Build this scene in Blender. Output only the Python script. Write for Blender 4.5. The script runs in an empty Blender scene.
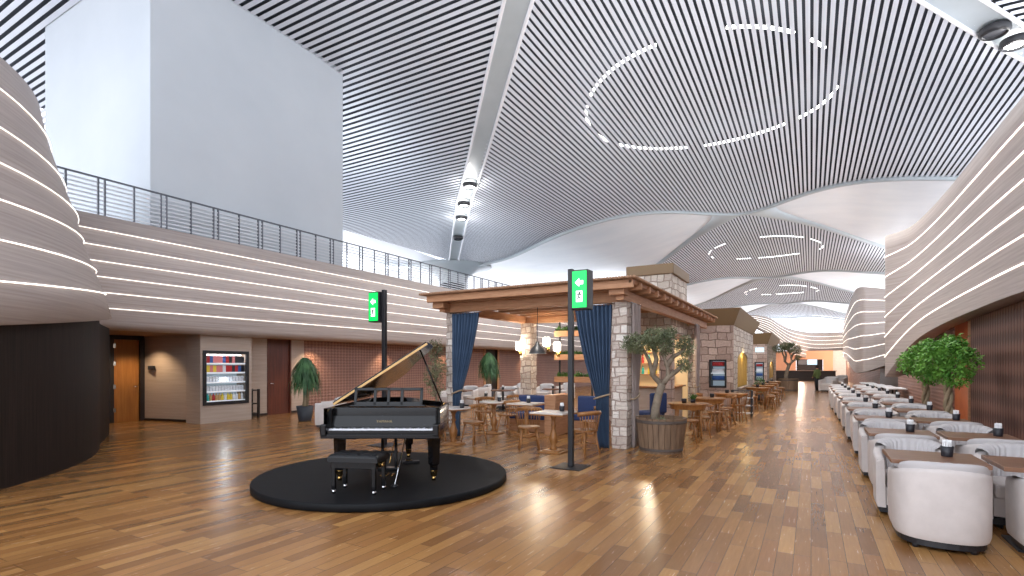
import bpy, math, random
from mathutils import Vector, Matrix
random.seed(7)
PI = math.pi
scene = bpy.context.scene
COL = scene.collection
# ------------------------------------------------------------------ camera, world, exposure
FPX, HOR, EYE = 525.0, 365.0, 1.62
YAW = math.atan(299.0 / FPX)
SN, CS = math.sin(YAW), math.cos(YAW)
cam = bpy.data.cameras.new('camera')
cam.sensor_width = 36.0
cam.lens = FPX / 1024 * 36.0
cam.shift_y = (HOR - 288) / 1024
cam.clip_end = 400
camo = bpy.data.objects.new('camera', cam)
camo.location = (0, 0, EYE)
camo.rotation_euler = (PI / 2, 0, YAW)
COL.objects.link(camo)
scene.camera = camo
scene.view_settings.view_transform = 'Standard'
scene.view_settings.look = 'None'
scene.view_settings.exposure = 0.1
scene.view_settings.gamma = 1.0
scene.view_settings.use_curve_mapping = False
w = bpy.data.worlds.new('world'); scene.world = w
w.use_nodes = True
w.node_tree.nodes['Background'].inputs[0].default_value = (0.86, 0.91, 1.0, 1)
w.node_tree.nodes['Background'].inputs[1].default_value = 3.7
# vault geometry numbers used by the lamps too
AX, WY, WW, PP, HC, HK = -4.1, 39.5, 24.7, 30.7, 9.05 + EYE, 10.54 + EYE
Y0 = WY - PP
def lamp(kind, loc, energy, color=(1, 1, 1), size=.1, rot=None, spot=None, blend=.6, name='lamp_light', parent=None):
    l = bpy.data.lights.new(name, kind); l.energy = energy; l.color = color
    if kind == 'AREA': l.shape = 'DISK'; l.size = size
    else: l.shadow_soft_size = size
    if kind == 'SPOT': l.spot_size = spot; l.spot_blend = blend
    o = bpy.data.objects.new(name, l); o.location = loc
    if rot: o.rotation_euler = rot
    COL.objects.link(o)
    if parent: o.parent = parent
    return o
RING_R = 4.65
RINGS = [(AX + .35, 22.1 + PP * k) for k in range(4)]
for k, (rx, ry) in enumerate(RINGS):
    for a in range(8):
        t = a * PI / 4 + .2
        lamp('SPOT', (rx + RING_R * math.cos(t), ry + RING_R * math.sin(t), HK - .35), 900, (1, .97, .93), .12, (0, 0, 0), 2.5, .8)
# added uplights above the mezzanine ledges, only to brighten the vault slats
for y, e in ((0, 900), (16, 1300), (28, 300), (52, 1500), (74, 1500)):
    if y > 5: lamp('SPOT', (-17.5, y, 6.3), e, (.93, .96, 1), .4, (0, PI * .86, 0), 2.7, 1)
    lamp('SPOT', (5.2, y, 6.3), e, (.97, .96, 1), .4, (0, -PI * .86, 0), 2.7, 1)
# more added uplights over bar, pergola and kiosks, evening out the ceiling
for x, y, z in ((-4.0, 15.5, 4.55), (-4.4, 12.0, 3.5), (-3.8, 24.0, 4.2), (-3.8, 38.0, 4.3)):
    lamp('SPOT', (x, y, z), 650, (1, .98, .96), .5, (PI, 0, 0), 2.9, 1)

# ------------------------------------------------------------------ measuring helpers
def W2(xc, Z, z=0.0): return Vector((xc * CS - Z * SN, xc * SN + Z * CS, z))
def G(px, py, z=0.0):
    Z = FPX * (EYE - z) / (py - HOR); return W2((px - 512) / FPX * Z, Z, z)
def onX(px, X):
    r = (px - 512) / FPX; Z = X / (r * CS - SN); return Z * (r * SN + CS), Z
def onY(px, Y):
    r = (px - 512) / FPX; Z = Y / (r * SN + CS); return Z * (r * CS - SN), Z
def hgt(py, Z): return EYE + (HOR - py) * Z / FPX

# ------------------------------------------------------------------ materials
MATS = {}
def mat(name, col, rough=.5, metal=0, spec=.5, emit=None, es=0, coat=0, alpha=1, trans=0):
    if name in MATS: return MATS[name]
    m = bpy.data.materials.new(name); m.use_nodes = True
    b = m.node_tree.nodes['Principled BSDF']
    b.inputs['Base Color'].default_value = (*col, 1)
    b.inputs['Roughness'].default_value = rough
    b.inputs['Metallic'].default_value = metal
    b.inputs['Specular IOR Level'].default_value = spec
    b.inputs['Coat Weight'].default_value = coat
    b.inputs['Coat Roughness'].default_value = .05
    b.inputs['Transmission Weight'].default_value = trans
    if emit: b.inputs['Emission Color'].default_value = (*emit, 1); b.inputs['Emission Strength'].default_value = es
    MATS[name] = m
    return m
def lin(r, g, b):
    return tuple(((c / 255 / 12.92) if c / 255 <= .04045 else ((c / 255 + .055) / 1.055) ** 2.4) for c in (r, g, b))
class N:
    def __init__(s, m): s.t = m.node_tree; s.b = s.t.nodes['Principled BSDF']
    def n(s, typ, **k):
        x = s.t.nodes.new(typ)
        for a, v in k.items(): setattr(x, a, v)
        return x
    def l(s, a, b): s.t.links.new(a, b)
    def coord(s, out='UV', scale=(1, 1, 1), rot=(0, 0, 0)):
        tc = s.n('ShaderNodeTexCoord'); mp = s.n('ShaderNodeMapping')
        mp.inputs['Scale'].default_value = scale; mp.inputs['Rotation'].default_value = rot
        s.l(tc.outputs[out], mp.inputs[0]); return mp.outputs[0]
    def noise(s, v, scale, detail=3, rough=.5):
        x = s.n('ShaderNodeTexNoise'); x.inputs['Scale'].default_value = scale; x.inputs['Detail'].default_value = detail
        x.inputs['Roughness'].default_value = rough
        s.l(v, x.inputs['Vector']); return x.outputs['Fac']
    def ramp(s, f, stops):
        x = s.n('ShaderNodeValToRGB'); e = x.color_ramp.elements
        while len(e) < len(stops): e.new(.5)
        for i, (p, c) in enumerate(stops): e[i].position = p; e[i].color = (*c, 1)
        s.l(f, x.inputs[0]); return x.outputs[0]
    def mix(s, f, a, b, mode='MIX'):
        x = s.n('ShaderNodeMix', data_type='RGBA', blend_type=mode)
        if isinstance(f, (int, float)): x.inputs[0].default_value = f
        else: s.l(f, x.inputs[0])
        for i, v in ((6, a), (7, b)):
            if isinstance(v, tuple): x.inputs[i].default_value = (*v, 1)
            else: s.l(v, x.inputs[i])
        return x.outputs[2]
    def bump(s, h, st=.3, d=.01):
        x = s.n('ShaderNodeBump'); x.inputs['Strength'].default_value = st; x.inputs['Distance'].default_value = d
        s.l(h, x.inputs['Height']); s.l(x.outputs[0], s.b.inputs['Normal'])
    def math(s, op, a, b=0.0):
        x = s.n('ShaderNodeMath', operation=op)
        for i, v in ((0, a), (1, b)):
            if isinstance(v, (int, float)): x.inputs[i].default_value = v
            else: s.l(v, x.inputs[i])
        return x.outputs[0]

def grain_mat(name, c1, c2, rough=.5, scale=(2, 30, 2), coord='UV', coat=0, bumpst=0):
    if name in MATS: return MATS[name]
    m = mat(name, c1, rough, coat=coat); n = N(m)
    f = n.noise(n.coord(coord, scale), 1.0, 5, .6)
    n.l(n.ramp(f, [(.3, c1), (.7, c2)]), n.b.inputs['Base Color'])
    if bumpst: n.bump(f, bumpst, .004)
    return m
# floor
def floor_mat():
    m = mat('oak_floor', lin(170, 110, 60), .3, spec=.5); n = N(m)
    v = n.coord('Object', (1, 1, 1), (0, 0, PI / 2))
    br = n.n('ShaderNodeTexBrick'); br.offset = .37; br.offset_frequency = 3; br.squash = 1
    n.l(v, br.inputs['Vector'])
    br.inputs['Color1'].default_value = (0, 0, 0, 1); br.inputs['Color2'].default_value = (1, 1, 1, 1); br.inputs['Mortar'].default_value = (.5, .5, .5, 1)
    br.inputs['Scale'].default_value = 1; br.inputs['Brick Width'].default_value = .85; br.inputs['Row Height'].default_value = .128
    br.inputs['Mortar Size'].default_value = .0018; br.inputs['Bias'].default_value = 0
    base = n.ramp(br.outputs['Color'], [(0, lin(124, 85, 50)), (.3, lin(146, 103, 60)), (.55, lin(160, 116, 69)), (.8, lin(178, 134, 82)), (1, lin(142, 96, 56))])
    g = n.noise(n.coord('Object', (22, 1.4, 1)), 2.0, 6, .65)
    gc = n.ramp(g, [(.2, (.82, .79, .77)), (.7, (1.08, 1.07, 1.05))])
    c = n.mix(1.0, base, gc, 'MULTIPLY')
    big = n.noise(n.coord('Object', (.5, .35, 1)), 1.0, 2)
    c = n.mix(1.0, c, n.ramp(big, [(.3, (.82, .82, .84)), (.7, (1.08, 1.06, 1.02))]), 'MULTIPLY')
    c = n.mix(br.outputs['Fac'], c, lin(48, 28, 18))
    n.l(c, n.b.inputs['Base Color'])
    rr = n.n('ShaderNodeMapRange'); rr.inputs['To Min'].default_value = .17; rr.inputs['To Max'].default_value = .33
    n.l(g, rr.inputs[0]); n.l(rr.outputs[0], n.b.inputs['Roughness'])
    n.bump(n.math('SUBTRACT', n.math('MULTIPLY', big, .6), br.outputs['Fac']), .15, .003)
    return m
def stone_mat(name, c1, c2, c3, mortar, bw=.36, rh=.2):
    m = mat(name, c1, .85); n = N(m)
    uv = n.coord('UV')
    tc = n.n('ShaderNodeTexNoise'); tc.inputs['Scale'].default_value = 2.3; tc.inputs['Detail'].default_value = 2
    n.l(uv, tc.inputs['Vector'])
    vm = n.n('ShaderNodeVectorMath', operation='SCALE'); vm.inputs['Scale'].default_value = .16
    n.l(tc.outputs['Color'], vm.inputs[0])
    va = n.n('ShaderNodeVectorMath', operation='ADD'); n.l(uv, va.inputs[0]); n.l(vm.outputs[0], va.inputs[1])
    br = n.n('ShaderNodeTexBrick'); br.offset = .43; br.squash = .62; br.squash_frequency = 2; br.offset_frequency = 2
    n.l(va.outputs[0], br.inputs['Vector'])
    br.inputs['Color1'].default_value = (0, 0, 0, 1); br.inputs['Color2'].default_value = (1, 1, 1, 1)
    br.inputs['Scale'].default_value = 1; br.inputs['Brick Width'].default_value = bw; br.inputs['Row Height'].default_value = rh
    br.inputs['Mortar Size'].default_value = .014; br.inputs['Mortar Smooth'].default_value = .3
    c = n.ramp(br.outputs['Color'], [(0, c1), (.5, c2), (1, c3)])
    f = n.noise(uv, 14, 5, .7)
    c = n.mix(1.0, c, n.ramp(f, [(.3, (.78, .76, .74)), (.7, (1.1, 1.1, 1.1))]), 'MULTIPLY')
    c = n.mix(br.outputs['Fac'], c, mortar)
    n.l(c, n.b.inputs['Base Color'])
    n.bump(n.math('SUBTRACT', n.math('MULTIPLY', f, .5), n.math('MULTIPLY', br.outputs['Fac'], 2.0)), .9, .025)
    return m
def honey_mat(name, ca, cb, sx, sy):
    m = mat(name, ca, .55); n = N(m)
    uv = n.coord('UV', (sx, sy, 1)); sp = n.n('ShaderNodeSeparateXYZ'); n.l(uv, sp.inputs[0])
    a = n.math('SINE', n.math('MULTIPLY', n.math('ADD', sp.outputs[0], sp.outputs[1]), 2 * PI))
    b = n.math('SINE', n.math('MULTIPLY', n.math('SUBTRACT', sp.outputs[0], sp.outputs[1]), 2 * PI))
    p = n.math('MULTIPLY', a, b)
    f = n.noise(n.coord('UV', (1, 1, 1)), .8, 3)
    pr = n.n('ShaderNodeMapRange'); pr.inputs['From Min'].default_value = -.5; pr.inputs['From Max'].default_value = .5
    n.l(p, pr.inputs[0])
    c = n.mix(pr.outputs[0], ca, cb)
    c = n.mix(1.0, c, n.ramp(f, [(.3, (.85, .85, .85)), (.7, (1.1, 1.1, 1.1))]), 'MULTIPLY')
    n.l(c, n.b.inputs['Base Color']); n.bump(pr.outputs[0], .7, .02)
    return m
M = {}
M['floor'] = floor_mat()
M['fascia'] = grain_mat('limed_wood_cladding', lin(158, 145, 139), lin(186, 174, 168), .55, (.5, 26, .5))
M['beige'] = grain_mat('beige_panel', lin(172, 154, 140), lin(186, 168, 154), .6, (1, 18, 1))
M['plaster'] = grain_mat('grey_plaster', lin(176, 182, 188), lin(186, 191, 196), .8, (.25, .25, 1))
M['slat'] = mat('white_metal_slat', lin(206, 211, 220), .5)
M['void'] = mat('dark_ceiling_void', lin(74, 78, 86), .95, spec=.1)
M['rib'] = grain_mat('grey_rib_panel', lin(160, 168, 172), lin(176, 184, 188), .4, (.3, .3, 1))
M['leaf'] = grain_mat('white_vault_skin', lin(212, 218, 224), lin(224, 228, 232), .35, (.3, .6, 1))
M['trimw'] = mat('pale_trim', lin(225, 225, 228), .4)
M['led'] = mat('warm_white_led', (1, 1, 1), .5, emit=(1, .93, .84), es=1.35)
M['ledw'] = mat('white_led', (1, 1, 1), .5, emit=(1, .98, .95), es=9.0)
M['glow'] = mat('lamp_glow', (1, 1, 1), .5, emit=(1, .9, .75), es=14.0)
M['darkwood'] = grain_mat('wenge_slats', lin(24, 17, 15), lin(46, 35, 31), .6, (36, .7, 1)); M['darkwood'].node_tree.nodes['Principled BSDF'].inputs['Specular IOR Level'].default_value = .15
M['doorwood'] = grain_mat('amber_door_wood', lin(140, 88, 36), lin(172, 114, 52), .45, (18, 1, 1))
M['reddoor'] = grain_mat('mahogany_door', lin(74, 34, 24), lin(104, 52, 36), .4, (14, .8, 1))
M['frame_dark'] = mat('dark_frame', lin(36, 26, 24), .5)
M['tile'] = honey_mat('terracotta_relief', lin(128, 92, 80), lin(158, 120, 106), 3.4, 4.6)
M['tile2'] = honey_mat('brown_relief', lin(82, 54, 48), lin(124, 88, 78), 3.2, 1.3)
M['orange'] = grain_mat('orange_panel', lin(176, 92, 52), lin(196, 112, 66), .4, (3, 3, 1))
M['salmon'] = mat('salmon_plaster', lin(206, 150, 118), .7)
M['black'] = mat('black_metal', lin(30, 30, 34), .45)
M['rail'] = mat('grey_railing_metal', lin(92, 94, 100), .4, .6)
M['railw'] = mat('pale_railing_bar', lin(190, 192, 196), .35, .5)
M['stage'] = grain_mat('black_stage_top', lin(14, 15, 17), lin(22, 23, 26), .6, (2, 12, 1), 'Object'); M['stage'].node_tree.nodes['Principled BSDF'].inputs['Specular IOR Level'].default_value = .15
M['piano'] = mat('piano_lacquer', (.006, .006, .007), .12, spec=.18, coat=.15)
M['ivory'] = mat('piano_key_white', lin(226, 226, 232), .25)
M['brass'] = mat('brass', lin(214, 176, 110), .25, 1)
M['gold'] = mat('gold_iron_plate', lin(190, 126, 52), .35, .85)
M['silver'] = mat('chrome', lin(200, 202, 206), .2, 1)
M['leather'] = mat('black_leather', lin(18, 19, 22), .42, spec=.35)
M['spruce_glint'] = grain_mat('spruce_and_edge_glint', lin(190, 148, 84), lin(210, 170, 104), .35, (2, 30, 1))
M['stone'] = stone_mat('cream_fieldstone', lin(176, 162, 150), lin(206, 196, 184), lin(226, 218, 208), lin(150, 134, 122), .3, .2)
M['stonep'] = stone_mat('pink_ashlar', lin(172, 148, 136), lin(196, 174, 162), lin(214, 194, 182), lin(140, 118, 106), .5, .26)
M['olivecap'] = mat('olive_cornice', lin(120, 98, 70), .6)
M['timber'] = grain_mat('pergola_timber', lin(160, 112, 78), lin(188, 142, 106), .6, (3, 24, 1))
M['reed'] = grain_mat('pergola_reed', lin(150, 112, 84), lin(176, 138, 108), .7, (30, 2, 1))
M['chairwood'] = grain_mat('honey_oak', lin(132, 86, 44), lin(168, 117, 66), .35, (20, 3, 3), 'Object')
M['tablewood'] = grain_mat('walnut_top', lin(108, 74, 54), lin(134, 96, 72), .35, (3, 26, 3), 'Object')
M['marble'] = grain_mat('pale_table_top', lin(214, 204, 196), lin(232, 226, 220), .2, (3, 3, 3))
M['blue'] = grain_mat('navy_curtain', lin(46, 64, 88), lin(68, 90, 118), .85, (20, 2, 1))
M['bluesofa'] = mat('blue_upholstery', lin(42, 60, 104), .8)
M['beigecloth'] = grain_mat('taupe_curtain', lin(146, 132, 128), lin(170, 156, 150), .85, (20, 2, 1))
M['rope'] = mat('rope', lin(160, 140, 116), .9)
M['cream'] = grain_mat('cream_upholstery', lin(196, 188, 184), lin(208, 200, 196), .75, (6, 6, 6), 'Object')
M['creamd'] = mat('pleated_upholstery', lin(186, 182, 182), .8)
M['napkin'] = mat('white_paper', lin(236, 236, 236), .8)
M['holder'] = mat('charcoal_holder', lin(36, 36, 42), .5)
M['barrel'] = grain_mat('weathered_staves', lin(92, 72, 56), lin(138, 112, 88), .75, (16, 1.5, 1))
M['hoop'] = mat('iron_hoop', lin(74, 62, 54), .6)
M['soil'] = mat('soil', lin(52, 40, 32), .95)
M['bark'] = grain_mat('olive_bark', lin(104, 92, 78), lin(150, 136, 118), .9, (6, 2, 6), 'Object', bumpst=.6)
M['bark2'] = grain_mat('ficus_bark', lin(126, 108, 84), lin(166, 148, 120), .9, (6, 2, 6), 'Object', bumpst=.6)
def leafmat(name, a, b):
    m = mat(name, a, .6); n = N(m)
    f = n.noise(n.coord('Object'), 3.5, 3); n.l(n.ramp(f, [(.35, a), (.65, b)]), n.b.inputs['Base Color']); return m
M['olive'] = leafmat('olive_leaf', lin(84, 94, 66), lin(136, 142, 106))
M['ficus'] = leafmat('ficus_leaf', lin(58, 116, 36), lin(124, 176, 72))
M['palm'] = leafmat('palm_leaf', lin(34, 70, 40), lin(72, 112, 66))
M['herb'] = leafmat('herb_leaf', lin(52, 96, 44), lin(98, 140, 66))
M['pot'] = mat('anthracite_pot', lin(46, 50, 58), .6)
M['green'] = mat('lit_green_sign', lin(0, 190, 80), .4, emit=lin(0, 214, 88), es=1.0)
M['signwhite'] = mat('lit_white_sign', (1, 1, 1), .4, emit=(1, 1, 1), es=1.3)
M['coolback'] = mat('fridge_back_glow', lin(150, 160, 170), .5, emit=lin(190, 210, 225), es=.3)
M['shelfwhite'] = mat('white_shelf_edge', lin(230, 234, 240), .3, emit=(.9, .96, 1), es=.25)
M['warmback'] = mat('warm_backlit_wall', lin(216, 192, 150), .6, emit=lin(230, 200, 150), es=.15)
M['yellow'] = grain_mat('ochre_plaster', lin(186, 142, 46), lin(206, 164, 66), .7, (2, 2, 1))
M['white'] = mat('white_paint', lin(222, 222, 224), .5)
M['glass'] = mat('clear_glass', (.95, .97, 1), .02, trans=1)
M['skin'] = mat('skin', lin(190, 140, 112), .6)
M['shirt'] = mat('olive_green_top', lin(92, 106, 58), .85)
M['trousers'] = mat('black_trousers', lin(24, 24, 30), .85)
M['hair'] = mat('dark_hair', lin(36, 26, 22), .7)
M['screen'] = mat('lit_screen', (.1, .1, .1), .3, emit=lin(200, 225, 240), es=1.4)
for nm, c in dict(red=(186, 44, 46), pink=(220, 130, 130), navyp=(52, 92, 160), whitep=(228, 232, 238), teal=(40, 176, 170), lemon=(232, 206, 70), tan=(196, 160, 100), darkp=(50, 50, 58)).items():
    M[nm] = mat('pack_' + nm, lin(*c), .4)

# ------------------------------------------------------------------ mesh builder
class MB:
    def __init__(s): s.v = []; s.f = []; s.sm = []
    def add(s, vs, fs, smooth=False, T=None):
        o = len(s.v)
        s.v += [tuple(T @ Vector(p)) if T else tuple(p) for p in vs]
        s.f += [tuple(i + o for i in f) for f in fs]; s.sm += [smooth] * len(fs)
        return s
    def box(s, a, b, T=None):
        x0, y0, z0 = a; x1, y1, z1 = b
        return s.add([(x0, y0, z0), (x1, y0, z0), (x1, y1, z0), (x0, y1, z0), (x0, y0, z1), (x1, y0, z1), (x1, y1, z1), (x0, y1, z1)],
                     [(0, 3, 2, 1), (4, 5, 6, 7), (0, 1, 5, 4), (1, 2, 6, 5), (2, 3, 7, 6), (3, 0, 4, 7)], False, T)
    def lathe(s, prof, c=(0, 0, 0), n=16, T=None, caps=True, sx=1, sy=1):
        vs = []; fs = []
        for r, z in prof:
            for i in range(n):
                a = 2 * PI * i / n; vs.append((c[0] + r * math.cos(a) * sx, c[1] + r * math.sin(a) * sy, c[2] + z))
        for k in range(len(prof) - 1):
            for i in range(n):
                j = (i + 1) % n; fs.append((k * n + i, k * n + j, (k + 1) * n + j, (k + 1) * n + i))
        s.add(vs, fs, True, T)
        if caps:
            m = len(prof) - 1
            o = len(s.v) - len(vs)
            s.f += [tuple(o + i for i in reversed(range(n))), tuple(o + m * n + i for i in range(n))]; s.sm += [False, False]
        return s
    def tube(s, pts, r, n=8, T=None):
        pts = [Vector(p) for p in pts]; R = r if isinstance(r, (list, tuple)) else [r] * len(pts)
        vs = []; fs = []; up = Vector((0, 0, 1)); prev = None
        for i, p in enumerate(pts):
            d = (pts[min(i + 1, len(pts) - 1)] - pts[max(i - 1, 0)])
            d = d.normalized() if d.length > 1e-9 else Vector((0, 0, 1))
            if prev is None:
                a = d.cross(up if abs(d.z) < .9 else Vector((1, 0, 0))).normalized()
            else:
                a = (prev - d * prev.dot(d)); a = a.normalized() if a.length > 1e-6 else prev
            prev = a; b = d.cross(a)
            for k in range(n):
                t = 2 * PI * k / n; vs.append(p + (a * math.cos(t) + b * math.sin(t)) * R[i])
        for i in range(len(pts) - 1):
            for k in range(n):
                j = (k + 1) % n; fs.append((i * n + k, i * n + j, (i + 1) * n + j, (i + 1) * n + k))
        fs.append(tuple(reversed(range(n)))); fs.append(tuple((len(pts) - 1) * n + k for k in range(n)))
        return s.add(vs, fs, True, T)
    def prism(s, poly, z0, z1, T=None, smooth=False):
        n = len(poly); vs = [(x, y, z0) for x, y in poly] + [(x, y, z1) for x, y in poly]
        s.add(vs, [(i, (i + 1) % n, n + (i + 1) % n, n + i) for i in range(n)], smooth, T)
        o = len(s.v) - 2 * n
        s.f += [tuple(o + i for i in reversed(range(n))), tuple(o + n + i for i in range(n))]; s.sm += [False, False]
        return s
    def grid(s, rows, smooth=True, T=None, close=False):
        m = len(rows[0]); vs = [p for r in rows for p in r]; fs = []
        for i in range(len(rows) - 1):
            for j in range(m if close else m - 1):
                k = (j + 1) % m; fs.append((i * m + j, i * m + k, (i + 1) * m + k, (i + 1) * m + j))
        return s.add(vs, fs, smooth, T)
    def ball(s, c, r, n=12, T=None, sx=1, sy=1, sz=1):
        k = n // 2
        return s.lathe([(max(r * math.sin(PI * i / k), 1e-4), -r * sz * math.cos(PI * i / k)) for i in range(k + 1)], c, n, T, True, sx, sy)
    def quad(s, a, b, c, d): return s.add([a, b, c, d], [(0, 1, 2, 3)])
    def build(s, name, m, parent=None, bevel=0, sub=0, kind=None, uvpath=None, solid=0):
        me = bpy.data.meshes.new(name); me.from_pydata([tuple(p) for p in s.v], [], s.f)
        me.polygons.foreach_set('use_smooth', s.sm)
        uv = me.uv_layers.new(name='UVMap'); d = uv.data
        if uvpath:
            for lp in me.loops: d[lp.index].uv = uvpath(me.vertices[lp.vertex_index].co)
        else:
            for p in me.polygons:
                nx, ny, nz = (abs(q) for q in p.normal)
                for li in p.loop_indices:
                    c = me.vertices[me.loops[li].vertex_index].co
                    d[li].uv = (c.x, c.y) if nz >= nx and nz >= ny else ((c.y, c.z) if nx > ny else (c.x, c.z))
        me.materials.append(M[m] if isinstance(m, str) else m)
        me.validate(); me.update()
        o = bpy.data.objects.new(name, me); COL.objects.link(o)
        if parent: o.parent = parent
        if solid: q = o.modifiers.new('t', 'SOLIDIFY'); q.thickness = solid; q.offset = 0
        if bevel: q = o.modifiers.new('b', 'BEVEL'); q.width = bevel; q.segments = 2; q.limit_method = 'ANGLE'
        if sub: q = o.modifiers.new('s', 'SUBSURF'); q.levels = sub; q.render_levels = sub
        if kind: o['kind'] = kind
        return o
def Tm(loc=(0, 0, 0), rz=0, rx=0, ry=0, s=1):
    return Matrix.Translation(loc) @ Matrix.Rotation(rz, 4, 'Z') @ Matrix.Rotation(ry, 4, 'Y') @ Matrix.Rotation(rx, 4, 'X') @ Matrix.Scale(s, 4)
def thing(name, label, cat, loc=(0, 0, 0), rz=0, group=None):
    o = bpy.data.objects.new(name, None); COL.objects.link(o); o.empty_display_size = .1
    o.location = loc; o.rotation_euler = (0, 0, rz); return tag(o, label, cat, group)
def tag(o, label, cat, group=None):
    o['label'] = label; o['category'] = cat
    if group: o['group'] = group
    return o
def dup(root, loc=None, rz=None, label=None, group=None, scale=None):
    r = root.copy(); COL.objects.link(r)
    if loc is not None: r.location = loc
    if rz is not None: r.rotation_euler = (0, 0, rz)
    if scale is not None: r.scale = (scale,) * 3
    if label: r['label'] = label
    if group: r['group'] = group
    for ch in [c for c in root.children]:
        c = ch.copy(); COL.objects.link(c); c.parent = r
        for g in [c2 for c2 in ch.children]:
            d = g.copy(); COL.objects.link(d); d.parent = c
    return r
def placer(proto):
    st = {'first': True}
    def f(loc, rz=0, label=None, group=None, scale=None):
        if st['first']:
            st['first'] = False
            proto.location = loc; proto.rotation_euler = (0, 0, rz)
            if label: proto['label'] = label
            if group: proto['group'] = group
            if scale: proto.scale = (scale,) * 3
            return proto
        return dup(proto, loc, rz, label, group, scale)
    return f

# ------------------------------------------------------------------ floor
MB().box((-40, -6, -.2), (14, 130, 0)).build('floor', 'floor', kind='structure')

# ------------------------------------------------------------------ vaulted ceiling
def fz(x):
    u = min(abs(x - AX) / WW, 1.0); return HC + (HK - HC) * (1 - u ** 3.0) ** 31
def dl(x):
    u = min(max(abs(x - AX) / WW, 1e-6), 1.0); return 146.3 * 1.58 * u ** 1.97 * (1 - u) ** 3.44
def gz(y): return fz(AX + WW * min(max((y - Y0) / PP, 0), 1))
SP = .2115
def bend(u, s=-1):      # the left rib of the first vault swings slightly off the straight line
    if s > 0: return 0.0
    return .6 - 2 * u if u < .5 else -.4 * (1 - u) / .5
def sail(k):
    ya = Y0 + PP * k; m = MB(); v = MB(); w2 = SP * .295
    n = int(WW / SP)
    for i in range(-n, n + 1):
        x = AX + i * SP; u = abs(x - AX) / WW
        y1 = ya + PP * u; y2 = ya + PP - dl(x)
        if k == 0:
            y1 += .45
            if i < 0:
                uu = u
                for _ in range(20): uu = (AX + bend(uu) - x) / WW
                y1 = ya + PP * max(uu, 0) + .45
        if y2 - y1 < .05: continue
        za, zb = fz(x - w2), fz(x + w2)
        vs = []
        for y in (y1, y2): vs += [(x - w2, y, za), (x + w2, y, zb), (x + w2, y, zb + .012), (x - w2, y, za + .012)]
        m.add(vs, [(0, 1, 5, 4), (1, 2, 6, 5), (2, 3, 7, 6), (3, 0, 4, 7), (0, 3, 2, 1), (4, 5, 6, 7)])
    c = m.build('ceiling', 'slat', kind='structure')
    rows = []
    for j in range(-40, 41):
        x = AX + WW * j / 40; u = abs(j) / 40
        rows.append([(x, ya + PP * u - 2, fz(x) + .75), (x, max(ya + PP * u, ya + PP - dl(x)) + 7, fz(x) + .75)])
    v.grid(rows).build('void_lining', 'void', c)
    # edge trim along the far arch and the ribs
    if k < 4:
        t = MB()
        pts = [(AX + WW * j / 60, ya + PP - dl(AX + WW * j / 60) + .12, fz(AX + WW * j / 60) - .03) for j in range(-60, 61)]
        t.tube(pts, .14, 6); t.build('arch_trim', 'rib', c)
    if k > 0:
        for s in (-1, 1):
            t = MB()
            rr = []
            for j in range(0, 41):
                x = AX + s * WW * j / 40; y = ya + PP * j / 40
                wd = .35 + 1.6 * math.exp(-j / 3.0)
                rr.append([(x - s * .1, y + .05, fz(x) - .06), (x + s * wd, y - wd * .3, fz(x) - .06), (x + s * wd, y - wd * .3, fz(x) + .1)])
            t.grid(rr).build('rib_trim', 'rib', c)
    return c
for k in range(5): sail(k)
# white skins between the sails
for k in range(0, 4):
    yb = WY + PP * k
    for s in (-1, 1):
        rows = []
        for j in range(0, 49):
            u = j / 48; x = AX + s * WW * u
            y1 = yb - dl(x); y2 = yb + PP * u
            rows.append([(x, y1 + (y2 - y1) * q / 6, fz(x) + .06) for q in range(7)])
        # beyond the capital the skin runs on outwards
        x = AX + s * (WW + 14); rows.append([(x, yb + (PP) * q / 6, HC + 1.0) for q in range(7)])
        MB().grid(rows).build('ceiling', 'leaf', kind='structure')
# side panels with slats across the hall
def side_panel(s):
    m = MB(); sy = SP * PP / WW; w2 = sy * .28; y = -2.0; rows = []
    while y < WY - .4:
        q_ = max((y - Y0) / PP, 0); xr = AX + s * (WW * q_ + .55) + (bend(q_, s) if y > Y0 else 0)
        xl = AX + s * (WW + .6)
        a, b = (xl, xr) if s < 0 else (xr, xl)
        if b - a > .1:
            m.add([(a, y - w2, gz(y - w2)), (b, y - w2, gz(y - w2)), (b, y + w2, gz(y + w2)), (a, y + w2, gz(y + w2)),
                   (a, y - w2, gz(y) + .008), (b, y - w2, gz(y) + .008), (b, y + w2, gz(y) + .008), (a, y + w2, gz(y) + .008)],
                  [(0, 3, 2, 1), (4, 5, 6, 7), (0, 1, 5, 4), (1, 2, 6, 5), (2, 3, 7, 6), (3, 0, 4, 7)])
        y += sy
    c = m.build('ceiling', 'slat', kind='structure')
    for i in range(0, 43):
        y = -2 + (WY + 2) * i / 42
        rows.append([(AX + s * (WW * max((y - Y0) / PP, 0) + .3), y, gz(y) + .75), (AX + s * (WW + .6), y, gz(y) + .75)])
    MB().grid(rows).build('void_lining', 'void', c)
side_panel(-1); side_panel(1)
# white skin beyond the slats on the left
MB().grid([[(AX - WW - .6 - a, y, HC + .4 + 1.2 * a / 10 + .9 * math.sin(PI * min(max((y + 2) / 42, 0), 1))) for a in (0, 3, 6, 10)] for y in range(-2, 44, 3)]).build('ceiling', 'leaf', kind='structure')
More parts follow.
